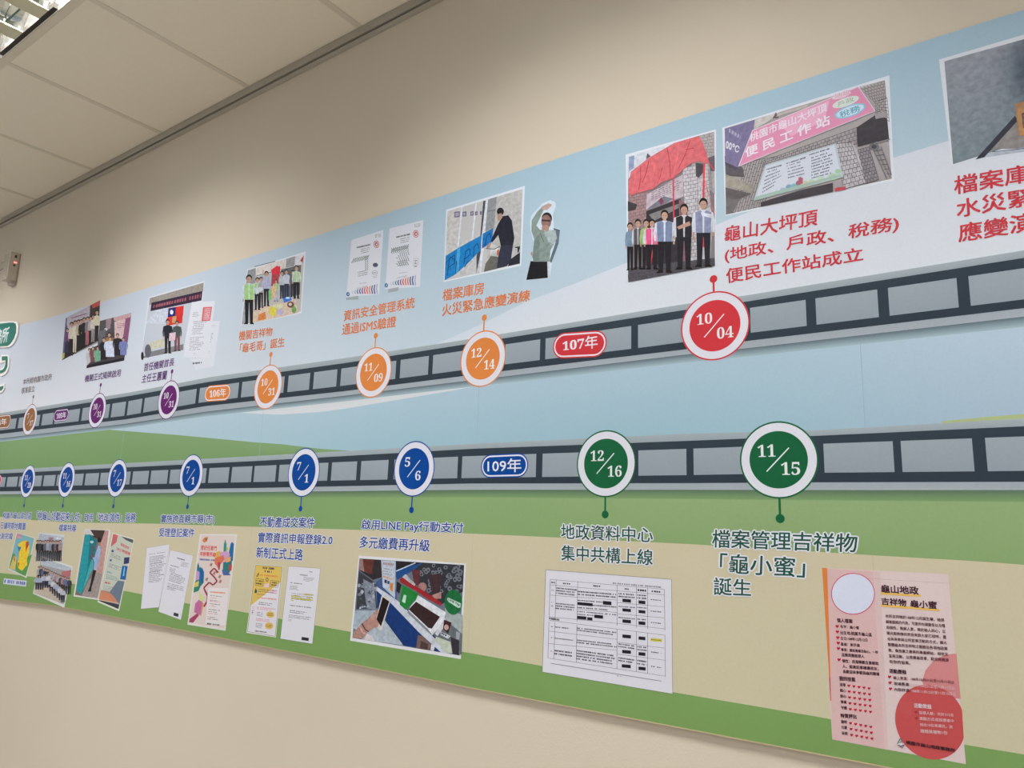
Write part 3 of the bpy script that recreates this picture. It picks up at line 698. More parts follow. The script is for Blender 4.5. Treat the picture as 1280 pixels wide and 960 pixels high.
k.poly([(600,310),(655,300),(690,350),(715,520),(700,600),(585,600),(560,490),(505,560),(488,545),(520,470),(560,380)], (34,34,46))
k.poly([(585,590),(702,585),(680,740),(640,790),(545,812),(560,690)], (46,48,64)); k.ell(580,265,34,38,(34,30,34)); k.poly([(550,290),(590,280),(600,320),(575,355),(552,350)], (160,128,116)); k.ell(470,590,34,14,(160,128,116), rot=-.9)
k.poly([(680,720),(768,655),(768,765),(650,790)], (38,38,46)); k.poly([(720,605),(768,598),(768,615),(755,660),(745,660),(745,615),(722,615)], (40,40,48)); k.poly([(545,640),(568,625),(566,680),(550,690)], (190,90,60)); end(k, o)
o = photo('photo_print', 'cut-out photo of a man covering his mouth with one arm raised', (550,230,7.68),
    [(865,360),(880,300),(985,185),(1060,155),(1105,175),(1112,215),(1085,290),(1095,420),(1152,430),(1145,560),(1085,720),(1050,905),(825,925),(880,740),(900,560),(868,440)], (190,202,212))
k = sub(o, 'printed_person', 'man in a grey green jacket')
k.poly([(870,740),(1030,745),(1052,900),(828,922)], (28,28,32)); k.poly([(1030,745),(1050,740),(1052,900),(1035,902)], (190,192,198)); k.poly([(1090,422),(1152,440),(1140,570),(1070,760),(1050,740),(1110,560)], (88,100,112))
k.poly([(985,215),(1000,240),(925,400),(960,440),(1100,445),(1125,520),(1060,640),(1050,745),(900,745),(885,700),(905,530),(878,450),(880,350),(930,270)], (122,136,130)); k.poly([(1000,440),(1110,445),(1122,520),(1085,600),(1040,560)], (156,168,168)); k.poly([(905,530),(960,470),(950,740),(890,735)], (108,122,118))
k.poly([(970,220),(1040,185),(1075,195),(1065,215),(1030,250),(990,250)], (176,146,140)); k.ell(1026,330,50,58,(40,32,34)); k.ell(1020,362,48,66,(134,100,92)); k.poly([(975,340),(1060,345),(1058,362),(975,358)], (60,46,48)); k.ell(1012,425,36,34,(164,126,114)); k.poly([(1000,440),(1060,470),(1040,530),(1010,500)], (150,162,162))
k.line([(960,470),(1000,560)], 5, (80,92,88)); k.line([(1050,560),(1090,590)], 5, (90,104,104)); k.ell(880,670,8,20,(170,120,110)); end(k, o)

# people under the red cloth
o = photo('photo_print', 'tall photo of people pulling a red cloth off a sign', (780,160,4.8), [(10,160),(552,8),(552,830),(22,935)], (207,208,214), inner=[(24,172),(540,24),(546,826),(26,925)], base=(120,112,116))
k = sub(o, 'photo_scene')
k.poly([(24,172),(300,92),(60,250),(26,310)], (196,200,208)); k.poly([(30,175),(62,165),(60,240),(30,260)], (130,144,176)); k.poly([(140,150),(160,170),(132,190)], (90,84,92))
k.poly([(440,50),(540,24),(546,400),(400,250)], (160,152,152)); k.bricks([(450,48),(540,24),(542,170),(500,160)], 3, 7, 2.2, (110,104,108)); k.poly([(26,400),(150,380),(130,620),(26,640)], (150,120,120)); k.bricks([(26,400),(150,385),(128,600),(26,640)], 5, 12, 2.2, (110,84,92))
k.poly([(352,240),(500,215),(530,560),(520,790),(380,800)], (186,180,184)); k.bricks([(352,240),(440,225),(450,790),(390,800)], 3, 26, 2.4, (100,94,100)); k.bricks([(440,225),(520,230),(535,500),(450,560)], 3, 13, 2.2, (124,118,124))
k.poly([(430,210),(482,215),(482,260),(450,300),(432,290)], (70,66,72)); k.poly([(505,180),(545,165),(546,260),(520,260)], (90,80,88)); k.poly([(24,440),(80,460),(70,490),(24,500)], (60,54,58))
k.poly([(135,500),(340,425),(350,600),(340,830),(130,860)], (52,46,52)); k.poly([(150,520),(330,455),(330,480),(180,560)], (120,116,116)); k.poly([(330,430),(380,460),(385,830),(340,840)], (130,90,98))
k.poly([(138,400),(354,280),(358,412),(134,492)], (178,164,172)); k.bars([(165,375),(345,292),(345,370),(165,440)], 6, (120,96,110), .35, .12, .3); k.poly([(150,478),(240,410),(300,425),(250,450),(140,490)], (110,110,124)); k.poly([(205,440),(225,415),(240,440),(225,462)], (120,60,80))
k.poly([(26,840),(545,780),(546,826),(26,925)], (78,74,80)); k.bricks([(26,880),(545,800),(546,826),(26,925)], 16, 2, 2, (52,48,54)); end(k, o)
k = sub(o, 'printed_red_cloth', 'red cloth')
k.poly([(45,262),(150,180),(300,92),(450,48),(470,80),(495,150),(515,215),(480,212),(450,200),(400,215),(345,262),(300,300),(220,330),(180,365),(70,395),(38,408),(26,380),(30,320)], (200,96,102))
for a, b, c in (((70,260),(50,390),(222,100,104)), ((150,200),(110,330),(176,52,62)), ((190,160),(160,350),(222,96,100)), ((260,120),(280,300),(180,54,64)), ((330,90),(300,270),(224,104,106)), ((400,70),(330,240),(182,56,64)), ((440,60),(480,180),(222,90,96)), ((230,240),(200,335),(190,60,70)), ((420,120),(370,130),(176,52,60)), ((100,230),(90,370),(184,54,64))):
    k.line([a, ((a[0]+b[0])/2 + 6, (a[1]+b[1])/2), b], 5, c)
k.line([(482,215),(478,400),(480,715)], 11, (206,60,68)); k.line([(515,215),(540,250)], 6, (206,60,68)); k.line([(480,300),(545,520)], 4, (206,100,100)); k.line([(296,300),(300,540),(330,640),(336,820)], 9, (200,60,70)); k.line([(178,705),(158,840)], 6, (200,60,70))
end(k, o)
k = sub(o, 'printed_people')
for x, y, h, w, s, v, p, a in [(38,855,285,50,(110,130,150),None,(30,28,34),None),(85,850,300,62,(180,184,190),(86,80,86),(32,28,32),None),(135,850,300,66,(150,176,110),None,(34,30,34),None),(170,850,300,90,(196,190,200),(214,80,128),(34,30,36),None),
                          (245,870,375,112,(196,200,212),(112,124,154),(32,30,36),None),(362,850,390,118,(190,188,196),(40,36,42),(34,32,38),None),(478,835,410,116,(196,198,208),(128,132,160),(34,34,42),None)]:
    k.fig(x, y, h, w * 1.22, s, p, vest=v)
k.poly([(318,595),(395,560),(402,585),(330,610)], (176,134,118)); k.poly([(462,505),(530,520),(525,540),(470,530)], (196,198,208)); end(k, o)

# office sign photo
o = photo('photo_print', 'photo of a pink office sign on a tiled wall, shot from below', (895,90,5.333), [(42,372),(1155,22),(1188,725),(62,960)], (206,208,214), inner=[(58,376),(1124,58),(1172,712),(66,950)], base=(156,148,148))
k = sub(o, 'photo_scene')
k.bricks([(960,100),(1124,58),(1135,180),(1050,200)], 7, 6, 2.6, (96,88,90)); k.bricks([(1060,200),(1140,170),(1155,330),(1065,280)], 3, 7, 3, (86,80,84))
k.bricks([(110,940),(200,560),(820,380),(1060,290),(940,520),(800,480),(300,600)][0:1] + [(200,600),(420,560),(320,890)], 6, 12, 3, (84,78,80))
k.poly([(300,600),(940,370),(940,480),(320,640)], (150,142,144)); k.bricks([(300,600),(940,370),(940,480),(320,640)], 24, 4, 3, (84,78,80)); k.poly([(58,560),(180,640),(190,700),(66,690)], (84,80,84)); k.poly([(64,680),(250,760),(245,810),(64,760)], (150,142,130)); k.poly([(64,770),(240,815),(150,850),(66,840)], (92,86,86)); k.poly([(66,840),(160,850),(110,940),(66,950)], (104,98,98))
k.poly([(60,380),(290,310),(150,640),(62,600)], (112,104,138)); k.poly([(60,600),(150,640),(130,660),(62,620)], (70,64,78)); k.poly([(260,320),(420,270),(400,300),(250,390)], (186,180,178)); k.poly([(378,310),(400,268),(420,308)], (96,84,84))
k.poly([(420,280),(620,215),(600,240),(400,300)], (182,168,164)); k.poly([(940,370),(1060,290),(1140,310),(1155,450),(1060,470),(945,500)], (62,58,64)); k.poly([(1060,280),(1140,262),(1145,300),(1065,315)], (150,144,146))
k.poly([(800,480),(900,470),(945,520),(1000,740),(850,780),(850,700)], (176,170,174)); k.bricks([(800,480),(900,470),(1000,740),(850,785)], 5, 10, 3, (78,72,76)); k.poly([(945,520),(1020,500),(1085,720),(1000,745)], (134,128,132)); k.bricks([(945,520),(1020,500),(1085,720),(1000,745)], 4, 10, 3, (76,70,76))
for a, b in (((1040,500),(1140,715)), ((1060,490),(1160,705)), ((1100,500),(1170,690))): k.line([a, b], 9, (120,118,122))
for i in range(6): k.line([(1050 + i*18, 530 + i*30), (1110 + i*12, 520 + i*32)], 5, (90,88,92))
k.ell(1055,500,34,26,(110,106,110)); k.ell(1055,500,18,14,(70,68,72)); k.line([(1050,480),(1160,450)], 9, (130,126,128)); k.poly([(300,870),(560,790),(780,740),(780,800),(300,900)], (62,58,62)); k.poly([(790,775),(860,765),(865,785),(795,798)], (190,70,80)); end(k, o)
k = sub(o, 'printed_signboard', 'pink sign board')
k.poly([(245,392),(950,100),(1062,262),(152,630)], (206,130,162)); k.poly([(410,330),(760,190),(720,330),(500,430)], (214,156,182)); k.outline([(245,392),(950,100),(1062,262),(152,630)], 5, (208,196,206))
k.text('桃園市龜山大坪頂', [(228,412),(738,205),(742,262),(228,470)], (214,206,214), .012); k.text('便 民 工 作 站', [(195,508),(755,282),(762,350),(200,572)], (216,210,216), .02)
k.ell(838,158,66,17,(212,190,200), rot=-.34); k.text('地政', [(790,150),(890,118),(895,150),(795,182)], (200,150,170), .01)
k.ell(866,202,94,28,(196,206,196), rot=-.34); k.text('戶政', [(806,205),(915,165),(925,195),(815,235)], (150,160,150), .01); k.ell(895,262,110,38,(120,180,206), rot=-.34); k.ell(895,262,98,30,(186,206,216), rot=-.34); k.text('稅務', [(822,270),(955,220),(965,260),(832,308)], (90,150,180), .015)
k.text('00℃', [(70,455),(160,500),(150,540),(66,510)], (206,204,212), .02); k.bars([(90,375),(170,425),(160,450),(85,405)], 1, (160,154,180), .8, .24, 0); end(k, o)
k = sub(o, 'printed_notice_board', 'pale notice board')
k.poly([(330,622),(800,478),(850,702),(250,862)], (170,184,190)); k.poly([(338,630),(790,490),(835,690),(268,840)], (192,196,206))
k.bars([(340,640),(440,605),(440,640),(335,665)], 1, (60,60,90), .3, .05, 0); k.bars([(340,660),(445,628),(430,740),(300,820)], 6, (84,84,104), .35, .09, .4, .1)
k.bars([(470,600),(600,555),(595,590),(470,625)], 1, (60,60,90), .3, .05, 0); k.bars([(470,620),(595,580),(590,690),(470,720)], 5, (84,84,104), .35, .08, .4, .1)
k.bars([(622,545),(755,500),(760,525),(622,565)], 1, (60,60,90), .35, .05, 0); k.bars([(630,568),(778,520),(785,680),(635,720)], 8, (84,84,104), .4, .07, .25, .05)
for x, y, r, c in ((450,790,22,(140,170,190)),(490,770,24,(120,150,180)),(525,765,26,(120,170,170)),(555,742,22,(150,90,110)),(595,748,28,(190,180,150)),(640,735,24,(170,190,160)),(815,665,20,(150,184,150)),(780,700,30,(160,190,160)),(700,715,26,(170,196,170)),(410,805,18,(160,180,170))): k.ell(x, y, r, r*.8, c)
k.poly([(548,745),(552,705),(566,700),(582,712),(578,748)], (160,84,100)); k.poly([(268,832),(830,682),(838,698),(252,860)], (150,172,160)); end(k, o)

# right photo, cut by the frame
o = photo('photo_print', 'large photo of a grey floor and a brown box at the right edge', (1180,20,4.8), [(-30,262),(620,70),(640,720),(46,895)], (205,207,213), inner=[(2,272),(640,95),(660,700),(54,890)], base=(112,122,130))
k = sub(o, 'photo_scene')
I = [(2,272),(640,95),(660,700),(54,890)]
W4 = [k.m(p) for p in I]
n = 10
for i in range(n):
    for j in range(6):
        b = len(k.V); cs = []
        for a, t in ((i/n, j/6), ((i+1)/n, j/6), ((i+1)/n, (j+1)/6), (i/n, (j+1)/6)):
            k.V.append(((1-a)*(1-t)*W4[0][0]+a*(1-t)*W4[1][0]+a*t*W4[2][0]+(1-a)*t*W4[3][0], (1-a)*(1-t)*W4[0][1]+a*(1-t)*W4[1][1]+a*t*W4[2][1]+(1-a)*t*W4[3][1], k.lv))
            dk = math.exp(-((a - .85)**2 / .05 + (t - .3)**2 / .12)); cs.append(ink(lerp(lerp((138,140,150), (110,122,128), t), (58,70,82), dk)))
        k.Fc.append((b, b+1, b+2, b+3)); k.C.append(cs)
k.lv += k.st
k.poly([(188,862),(425,600),(445,625),(242,848)], (54,54,64)); k.poly([(242,848),(445,625),(470,700),(640,690),(655,790),(300,800)], (128,122,120)); k.poly([(265,822),(480,790),(640,760),(650,790),(240,850)], (160,166,178)); k.line([(290,815),(480,795),(640,765)], 4, (60,70,100))
k.poly([(425,525),(640,480),(650,690),(448,722)], (150,112,80)); k.poly([(436,560),(640,530),(648,690),(452,718)], (164,120,76)); k.text('限', [(468,585),(520,575),(522,660),(475,670)], (90,70,80), .03); end(k, o)

# lower left: map sheet and two group photographs
o = photo('photo_print', 'small print of a yellow district map on teal and green', (5,660,9.14), [(142,52),(355,110),(258,572),(45,470)], (198,196,186), inner=[(150,58),(345,118),(248,552),(55,462)], base=(110,160,168))
k = sub(o, 'photo_scene')
k.poly([(150,62),(200,78),(190,125),(140,110)], (196,130,150)); k.poly([(262,330),(320,300),(248,552),(150,505),(110,440),(55,462),(95,300),(120,290),(160,400)], (84,140,76)); k.poly([(115,320),(145,330),(130,480),(60,462)], (196,176,100)); k.poly([(155,205),(205,215),(170,275)], (30,110,170))
k.poly([(160,185),(215,148),(260,142),(290,200),(290,290),(262,350),(268,420),(240,450),(205,490),(165,460),(150,400),(170,350),(175,270),(200,215),(165,215)], (222,186,40))
k.poly([(250,160),(280,150),(285,195),(262,240),(252,280),(248,210)], (190,70,36)); k.poly([(110,330),(128,325),(130,380),(112,380)], (190,110,60)); k.poly([(158,390),(175,400),(170,440),(160,420)], (190,50,50)); end(k, o)
o = photo('photo_print', 'small photo of standing visitors in dark clothes', (5,660,9.14), [(400,50),(692,75),(655,390),(350,390)], (190,190,192), inner=[(405,65),(684,105),(650,385),(356,385)], base=(140,146,156))
k = sub(o, 'photo_scene'); k.poly([(405,65),(684,105),(680,170),(400,150)], (160,168,180)); k.poly([(360,330),(650,340),(650,385),(356,385)], (150,140,136)); k.poly([(590,105),(650,110),(650,130),(592,125)], (200,200,204)); k.poly([(515,105),(565,110),(560,170),(512,165)], (150,110,120)); end(k, o)
k = sub(o, 'printed_people')
for x, s in ((385,(36,34,40)),(415,(60,56,64)),(445,(34,32,38)),(475,(90,92,100)),(505,(150,152,160)),(535,(120,126,150)),(565,(50,48,54)),(595,(110,90,96)),(620,(44,40,44)),(645,(150,130,130))): k.fig(x, 372 + random.random()*10, 235, 48, s, (38,36,42))
end(k, o)
o = photo('photo_print', 'group photo of many people crouching and standing', (5,660,9.14), [(428,318),(788,440),(690,912),(330,750)], (200,200,196), .0022, inner=[(425,335),(775,455),(682,872),(342,740)], base=(150,146,144))
k = sub(o, 'photo_scene'); k.poly([(425,335),(775,455),(765,500),(418,420)], (168,176,186)); k.poly([(425,335),(490,358),(480,390),(420,372)], (140,136,136)); k.poly([(350,690),(520,670),(600,740),(640,850),(342,742)], (182,166,150)); k.poly([(660,500),(770,480),(760,560),(660,560)], (170,100,104)); end(k, o)
k = sub(o, 'printed_people')
for i in range(15):
    x = 400 + i*25; k.fig(x, 615 + i*10 + random.random()*14, 190, 54, random.choice([(60,60,70),(150,150,160),(40,40,48),(160,120,120),(90,100,130)]), (44,42,50))
for i in range(12):
    x = 380 + i*27; y = 690 - (20 if 2 < i < 6 else 0) + max(0, i-5)*24; k.fig(x, y + 12, 158, 68, random.choice([(170,172,184),(150,160,180),(190,186,190)]), (44,42,56))
end(k, o)

# kiosk photo and roll-up banner
o = photo('photo_print', 'tall photo of a man at a turquoise kiosk', (90,655,8.35), [(135,52),(405,62),(272,792),(15,755)], (202,200,196), inner=[(140,62),(385,70),(268,778),(32,740)], base=(120,98,94))
k = sub(o, 'photo_scene')
k.poly([(190,60),(345,66),(330,180),(225,140)], (66,52,48)); k.poly([(345,66),(385,70),(320,520),(245,515),(300,200)], (178,136,130)); k.poly([(245,515),(320,520),(268,778),(100,745),(180,580)], (148,134,130)); k.poly([(140,62),(190,60),(230,120),(135,110)], (190,186,186))
k.poly([(135,110),(190,108),(185,180),(160,480),(95,735),(45,690),(75,500)], (34,140,148)); k.poly([(190,108),(262,170),(240,330),(215,470),(100,735),(95,735),(160,480)], (20,112,122)); k.ell(208,188,18,14,(180,200,190)); k.poly([(205,215),(240,225),(225,330),(190,400),(180,390)], (70,90,98)); k.poly([(200,380),(225,370),(215,470),(140,640),(110,690),(165,500)], (60,160,166)); end(k, o)
k = sub(o, 'printed_person', 'man in a pale blue shirt')
k.ell(285,170,20,30,(36,28,28)); k.poly([(275,190),(298,190),(292,225),(272,220)], (150,112,98)); k.poly([(275,222),(300,235),(298,300),(270,420),(255,485),(225,478),(235,400),(225,370),(212,350),(240,330)], (140,164,200)); k.poly([(222,478),(254,485),(235,560),(205,660),(200,705),(165,705),(190,640),(205,560)], (34,30,34)); k.poly([(205,330),(240,320),(238,345),(210,352)], (110,80,72)); end(k, o)
o = photo('poster_print', 'tilted print of a service banner with blue pictures', (90,655,8.35), [(425,92),(650,155),(492,910),(268,815)], (204,203,192), .0022, inner=[(430,102),(642,165),(485,888),(275,802)], base=(178,182,168))
k = sub(o, 'printed_artwork')
k.poly([(430,102),(480,118),(465,190),(405,240)], (190,90,96)); k.poly([(515,128),(642,165),(635,200),(560,165)], (74,78,86)); k.poly([(480,590),(550,600),(485,888),(330,800),(400,700)], (96,110,124)); k.poly([(300,690),(380,700),(440,760),(485,825),(280,790)], (190,120,90)); k.poly([(277,800),(300,795),(495,845),(485,888)], (60,58,64)); k.line([(280,790),(490,830)], 6, (210,190,170))
k.poly([(545,350),(602,345),(595,410),(540,420)], (50,54,100)); k.poly([(525,435),(583,440),(560,585),(502,575)], (30,92,150)); k.poly([(545,450),(555,452),(545,540),(530,545)], (120,180,210))
k.text('地政i領件', [(510,190),(600,240),(592,270),(505,225)], (196,70,76), .02); k.text('24小時服務', [(470,235),(615,300),(608,330),(462,270)], (196,70,76), .02)
k.ell(425,282,14,14,(70,86,150)); k.ell(405,378,12,12,(70,86,150)); k.bars([(410,300),(520,340),(510,385),(400,345)], 3, (110,112,130), .4, .12, .3); k.bars([(390,405),(520,450),(505,495),(380,450)], 3, (110,112,130), .4, .12, .3); k.bars([(370,485),(420,500),(415,525),(365,512)], 1, (90,150,160), .6, .3, 0); k.bars([(360,520),(495,560),(490,600),(355,575)], 3, (90,130,140), .4, .12, .2)
k.bars([(345,595),(400,605),(400,632),(342,625)], 1, (196,60,60), .7, .3, 0); k.bars([(335,635),(465,665),(440,740),(320,715)], 5, (110,116,136), .35, .1, .3); end(k, o)

# two papers and the street-map poster
CR = (175,665,7.385)
o = photo('document_print', 'white letter tilted left of a second letter', CR, [(62,148),(275,112),(260,280),(175,695),(8,710)], (203,200,208))
k = sub(o, 'printed_lines'); k.outline([(62,148),(275,112),(175,695),(8,710)], 1.6, (130,124,128)); k.bars([(80,200),(245,178),(243,190),(78,212)], 1, (100,98,110), .4, .08, .1); k.bars([(90,225),(240,205),(236,280),(85,290)], 5, (90,88,100), .4, .05, .35); k.bars([(85,290),(240,270),(235,360),(82,370)], 6, (90,88,100), .4, .05, .3, .05); k.bars([(85,365),(232,345),(225,400),(80,415)], 3, (90,88,100), .4, .05, .5); k.bars([(82,415),(232,395),(200,460),(78,470)], 5, (90,88,100), .4, .05, .4); end(k, o)
o = photo('document_print', 'white letter overlapping the tilted letter', CR, [(282,165),(492,218),(378,812),(170,735)], (204,201,209), .0022)
k = sub(o, 'printed_lines'); k.outline([(282,165),(492,218),(378,812),(170,735)], 1.6, (130,124,128)); k.bars([(345,232),(415,252),(412,268),(342,248)], 1, (70,70,84), .6, .15, 0); k.bars([(385,270),(455,290),(445,335),(375,315)], 4, (110,108,120), .4, .1, .3); k.bars([(285,300),(360,320),(358,334),(282,314)], 1, (70,70,84), .5, .1, 0)
k.bars([(278,325),(345,345),(330,385),(272,365)], 4, (100,98,110), .4, .1, .4); k.bars([(280,370),(425,410),(415,500),(262,450)], 6, (84,82,96), .4, .05, .35, .05); k.bars([(262,465),(410,505),(405,550),(250,510)], 3, (84,82,96), .4, .05, .1); k.bars([(250,500),(330,520),(325,550),(250,530)], 3, (84,82,96), .4, .08, .3); k.poly([(315,742),(358,755),(352,785),(308,770)], (48,44,52)); end(k, o)
o = photo('poster_print', 'pale pink poster with a winding red road and coloured towers', CR, [(555,18),(898,20),(790,912),(438,855)], (204,199,196), inner=[(570,30),(880,34),(778,890),(450,838)], base=(202,186,180))
k = sub(o, 'printed_artwork')
k.poly([(575,75),(600,48),(630,45),(620,85),(590,100)], (200,110,60)); k.poly([(600,60),(625,60),(610,85)], (60,110,90)); k.text('登記任意門', [(565,122),(710,130),(706,172),(560,165)], (196,60,56), .02); k.text('申辦零界線', [(558,180),(702,190),(698,232),(552,222)], (196,60,56), .02); k.bars([(552,242),(690,252),(688,272),(550,262)], 1, (60,84,150), .8, .07, 0)
for q, c in (([(775,110),(788,68),(800,110),(795,230),(768,230)], (44,130,120)), ([(838,105),(852,92),(868,110),(858,270),(820,250),(822,180)], (30,100,150)), ([(700,190),(730,175),(760,190),(750,260),(700,250)], (206,160,60)), ([(735,190),(800,175),(830,200),(815,290),(740,290)], (186,140,176)), ([(690,240),(770,215),(780,250),(720,330),(690,290)], (200,100,70)), ([(770,280),(850,260),(845,330),(820,390),(760,385)], (40,110,110)), ([(825,300),(850,300),(845,360),(818,350)], (180,60,60)), ([(755,350),(800,360),(840,400),(770,400)], (70,90,150)), ([(800,140),(815,140),(815,170),(798,170)], (190,180,70)), ([(790,240),(840,225),(835,270),(795,285)], (210,150,90)), ([(720,280),(745,280),(735,350),(722,350)], (150,60,70))): k.poly(q, c)
for q, c in (([(528,310),(538,280),(552,330),(560,320),(570,340),(592,370),(588,470),(560,500),(540,545),(495,560),(505,470),(520,440)], (40,110,120)), ([(555,340),(575,330),(592,370),(585,460),(560,470)], (24,92,150)), ([(520,350),(550,370),(545,440),(515,445)], (180,140,190)), ([(505,470),(545,450),(540,500),(498,510)], (196,180,80)), ([(498,510),(548,500),(530,545),(495,560)], (40,120,90))): k.poly(q, c)
for x, y in ((655,300),(615,435),(735,410),(740,455),(685,378)): k.poly([(x-16,y+10),(x,y-18),(x+18,y-10),(x+6,y+22)], (200,120,110)); k.poly([(x-6,y+6),(x+2,y-10),(x+12,y-4),(x+2,y+12)], (60,130,120))
k.line([(600,540),(590,515),(640,465),(675,490),(712,455),(690,420),(645,375),(685,335),(725,375)], 14, (140,44,62)); k.line([(600,540),(625,590),(620,640),(590,690)], 16, (140,44,62)); k.line([(660,350),(690,340),(712,380)], 8, (170,60,70))
k.poly([(550,550),(588,600),(580,660),(545,610)], (190,196,120)); k.poly([(545,625),(580,650),(560,770),(500,740),(510,660)], (176,96,140)); k.poly([(575,650),(590,660),(565,775),(555,770)], (200,130,90)); k.poly([(460,800),(530,750),(545,770),(490,838),(452,832)], (150,56,86)); k.poly([(630,510),(822,515),(795,870),(600,850)], (208,200,200))
k.outline([(630,510),(822,515),(795,870),(600,850)], 2, (190,150,150)); k.bars([(650,545),(790,555),(788,572),(648,562)], 1, (206,120,60), .8, .05, 0)
for y, c in ((580,(90,88,100)),(600,(206,130,80)),(622,(90,88,100)),(632,(200,110,130)),(655,(60,60,72)),(675,(200,110,130)),(708,(60,60,72)),(728,(90,88,100)),(745,(200,110,130)),(778,(60,60,72)),(795,(40,40,48))): k.bars([(650 - (y-580)*.12, y),(780 - (y-580)*.12, y + 14),(780 - (y-580)*.12, y + 26),(650 - (y-580)*.12, y + 12)], 1, c, .5, .07, .5)
k.bars([(622,835),(735,850),(732,868),(618,856)], 1, (60,58,70), .7, .12, 0); end(k, o)

# yellow notice and highlighted letter
CR = (300,700,8.727)
o = photo('poster_print', 'narrow notice, yellow above and white below', CR, [(165,48),(468,70),(392,845),(70,795)], (202,200,196), inner=[(170,56),(460,76),(384,832),(82,780)], base=(204,200,206))
k = sub(o, 'printed_artwork')
k.poly([(170,56),(460,76),(444,240),(330,330),(120,495)], (204,172,84)); k.outline([(170,56),(460,76),(384,832),(82,780)], 4, (110,92,70)); k.bars([(250,72),(375,84),(372,108),(248,96)], 1, (48,42,40), .9, .14, 0); k.bars([(270,112),(348,120),(346,142),(268,134)], 1, (48,42,40), .9, .2, 0); k.bars([(218,152),(410,170),(406,190),(215,172)], 1, (208,120,50), .8, .09, .05)
k.line([(180,180),(205,140),(198,175),(185,185)], 6, (60,50,44)); k.ell(296,214,15,24,(120,90,50)); k.ell(296,214,8,14,(204,172,84)); k.outline([(175,202),(260,212),(250,284),(165,276)], 4, (84,68,40)); k.outline([(335,222),(425,232),(412,300),(328,290)], 4, (84,68,40)); k.bars([(182,212),(252,220),(244,276),(174,268)], 2, (48,42,40), .55, .2, 0); k.bars([(350,232),(405,238),(398,290),(342,284)], 2, (48,42,40), .55, .28, 0)
k.poly([(270,262),(322,254),(315,300),(262,298)], (208,180,190)); k.poly([(160,340),(172,305),(188,340),(180,362),(160,360)], (20,90,80)); k.bars([(205,310),(400,330),(395,372),(198,352)], 2, (90,70,60), .4, .05, .1); k.bars([(340,318),(402,325),(398,375),(335,366)], 2, (200,100,130), .6, .15, 0); k.bars([(190,365),(280,374),(276,388),(186,380)], 1, (140,100,80), .6, .1, 0)
k.bars([(190,400),(400,420),(395,440),(186,420)], 1, (206,120,110), .7, .06, 0); k.bars([(210,450),(350,470),(345,505),(200,490)], 2, (110,106,124), .5, .08, .2); k.bars([(188,505),(385,528),(380,560),(184,540)], 2, (206,110,130), .5, .06, .3); k.bars([(188,560),(260,570),(255,625),(184,612)], 3, (110,106,124), .45, .12, .3); k.bars([(178,630),(365,652),(362,685),(175,665)], 2, (200,120,140), .5, .06, .3); k.bars([(175,680),(250,692),(245,750),(170,735)], 3, (110,106,124), .45, .12, .3)
k.ell(332,595,46,34,(204,170,84), rot=.1); k.ell(318,718,46,38,(204,170,84), rot=.1); k.bars([(305,575),(362,580),(358,615),(300,610)], 2, (110,88,50), .5, .2, 0); k.bars([(292,700),(350,705),(346,740),(288,735)], 2, (110,88,50), .5, .2, 0)
k.bars([(135,500),(165,503),(160,560),(130,555)], 3, (200,140,160), .4, .3, 0); k.bars([(132,548),(148,550),(144,592),(128,590)], 3, (60,60,80), .6, .9, 0); k.bars([(165,765),(300,782),(297,798),(162,782)], 1, (70,66,76), .8, .06, 0); end(k, o)
o = photo('document_print', 'white letter with yellow highlighted lines', CR, [(530,68),(878,92),(790,915),(440,858)], (204,202,209))
k = sub(o, 'printed_lines'); k.outline([(530,68),(878,92),(790,915),(440,858)], 2.2, (90,86,90)); k.bars([(758,122),(792,126),(790,138),(756,134)], 1, (90,88,100), .8, .3, 0); k.bars([(655,152),(740,162),(738,178),(652,168)], 1, (90,88,100), .7, .12, 0); k.bars([(695,180),(812,195),(806,245),(690,230)], 4, (110,108,122), .4, .08, .4)
k.bars([(552,240),(680,255),(678,270),(550,255)], 1, (90,88,100), .6, .1, 0); k.bars([(548,272),(655,285),(650,335),(542,322)], 4, (100,98,112), .4, .1, .35)
for q in ([(700,366),(803,376),(801,390),(698,380)], [(560,382),(665,394),(663,406),(558,396)], [(728,402),(798,410),(796,420),(726,412)], [(562,410),(795,432),(793,444),(560,424)], [(558,436),(585,438),(583,448),(556,446)]): k.poly(q, (182,172,70))
k.bars([(568,352),(802,378),(792,460),(556,432)], 4, (110,104,90), .3, .05, .2); k.bars([(548,485),(775,512),(772,530),(546,503)], 1, (100,98,112), .6, .05, 0); k.bars([(545,540),(748,565),(738,600),(538,580)], 2, (100,98,112), .45, .06, .25); k.bars([(535,592),(778,622),(772,660),(530,630)], 3, (100,98,112), .45, .05, .1); k.bars([(530,640),(566,645),(562,670),(526,665)], 3, (100,98,112), .45, .2, .1); k.poly([(675,838),(752,850),(748,884),(670,872)], (38,36,42)); end(k, o)

